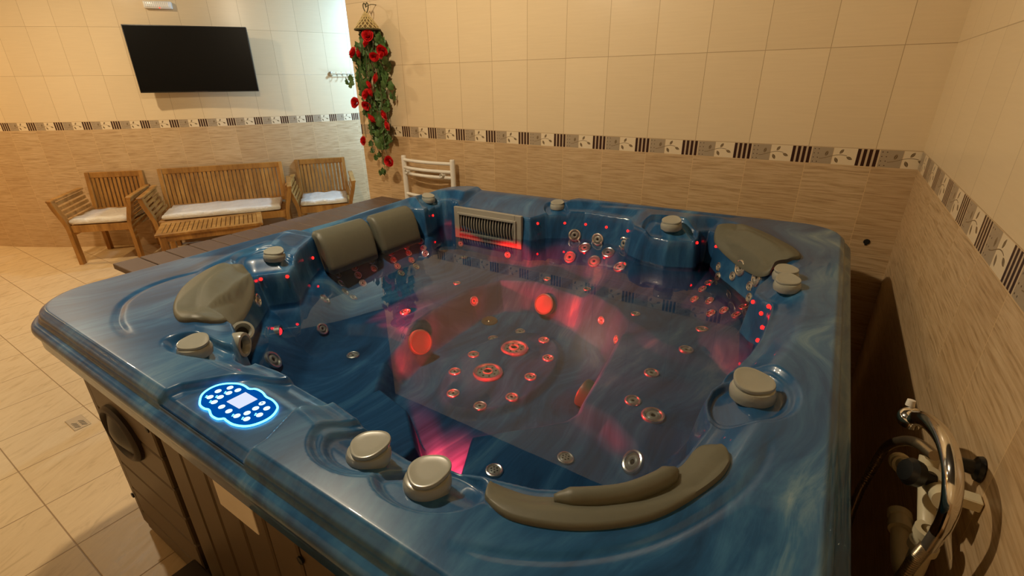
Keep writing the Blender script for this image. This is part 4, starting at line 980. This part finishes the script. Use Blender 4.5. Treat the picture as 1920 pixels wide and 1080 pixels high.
# ---------------------------------------------------------------- light
def area(name, loc, target, size, power, color, spread=180.):
    l = bpy.data.lights.new(name, 'AREA'); l.shape = 'DISK'; l.size = size; l.energy = power; l.color = color; l.spread = math.radians(spread)
    o = bpy.data.objects.new(name, l); COL.objects.link(o); o.location = loc
    o.rotation_euler = (Vector(target)-Vector(loc)).to_track_quat('-Z', 'Y').to_euler(); return o
WARM = (1., .81, .55)
pl_ = bpy.data.lights.new('ceiling_lamp', 'POINT'); pl_.energy = 108; pl_.color = WARM; pl_.shadow_soft_size = .04
po_ = bpy.data.objects.new('ceiling_lamp', pl_); COL.objects.link(po_); po_.location = (-2.10, -1.72, 2.62)
area('downlight', (-5.1, -1.75, 2.74), (-5.3, -1.6, 0), .14, 36, (1., .80, .53))
area('downlight', (-7.6, -2.6, 2.74), (-7.6, -2.6, 0), .14, 40, (1., .66, .28))
area('passage_light_and_fill', (-4.05, 2.0, 1.05), (-4.9, .9, .9), .2, 16, (.36, .64, 1.))  # low fill added to blue the wall's foot; the next is the passage's own
area('passage_light_and_fill', (-3.95, 1.55, 2.35), (-4.8, 1.0, .5), .25, 52, (.36, .66, 1.))
PA, PB = (-1.022, -1.945, ZB-.690), (-1.845, -1.775, ZB-.548)
BEAMS = [(PA, az, -.5, 8, 190 if az > 30 else 130) for az in range(58, -8, -11)]+[(PB, az, -6., 8.5, 260) for az in range(-9, -86, -11)]
BEAMS += [(PA, 52, -28, 20, 150), (PA, 26, -38, 24, 150), (PA, 4, -36, 22, 130)]
for P_, az, el_, half, pw in BEAMS:                    # the fanned beams of the red underwater lamp and the added one
    ul = bpy.data.lights.new('underwater_light', 'SPOT'); ul.energy = pw; ul.color = (1., .010, .010); ul.shadow_soft_size = .015; ul.spot_size = math.radians(2*half); ul.spot_blend = .35
    uo = bpy.data.objects.new('underwater_light', ul); COL.objects.link(uo); uo.location = P_
    a_ = math.radians(az); e_ = math.radians(el_)
    uo.rotation_euler = Vector((-math.sin(a_)*math.cos(e_), math.cos(a_)*math.cos(e_), math.sin(e_))).to_track_quat('-Z', 'Y').to_euler()
wd = bpy.data.worlds.new('World'); SC.world = wd; wd.use_nodes = True
bg = wd.node_tree.nodes['Background']; bg.inputs[0].default_value = (.05,.045,.04,1); bg.inputs[1].default_value = .05
# ---------------------------------------------------------------- camera
cam = bpy.data.cameras.new('camera'); co = bpy.data.objects.new('camera', cam); COL.objects.link(co); SC.camera = co
cam.sensor_width = 36; cam.lens = 896.080*36/1920; cam.clip_start = .02
cy_, cp_, cr_ = -0.580114, -0.405350, -0.012017
f_ = Vector((math.sin(cy_)*math.cos(cp_), math.cos(cy_)*math.cos(cp_), math.sin(cp_))); r_ = Vector((math.cos(cy_), -math.sin(cy_), 0)); u_ = r_.cross(f_)
r2 = math.cos(cr_)*r_+math.sin(cr_)*u_; u2 = -math.sin(cr_)*r_+math.cos(cr_)*u_
co.matrix_world = Matrix(((r2.x,u2.x,-f_.x,-0.31450),(r2.y,u2.y,-f_.y,-2.62366),(r2.z,u2.z,-f_.z,1.52838),(0,0,0,1)))
SC.view_settings.view_transform = 'Standard'; SC.view_settings.look = 'None'; SC.view_settings.exposure = 0.; SC.view_settings.gamma = 1.
SC.view_settings.use_curve_mapping = False
SC.cycles.max_bounces = 7; SC.cycles.transparent_max_bounces = 10; SC.cycles.use_adaptive_sampling = True; SC.cycles.adaptive_threshold = .03; SC.cycles.sample_clamp_indirect = 6.; SC.cycles.use_denoising = True
SC.cycles.caustics_reflective = False; SC.cycles.caustics_refractive = False
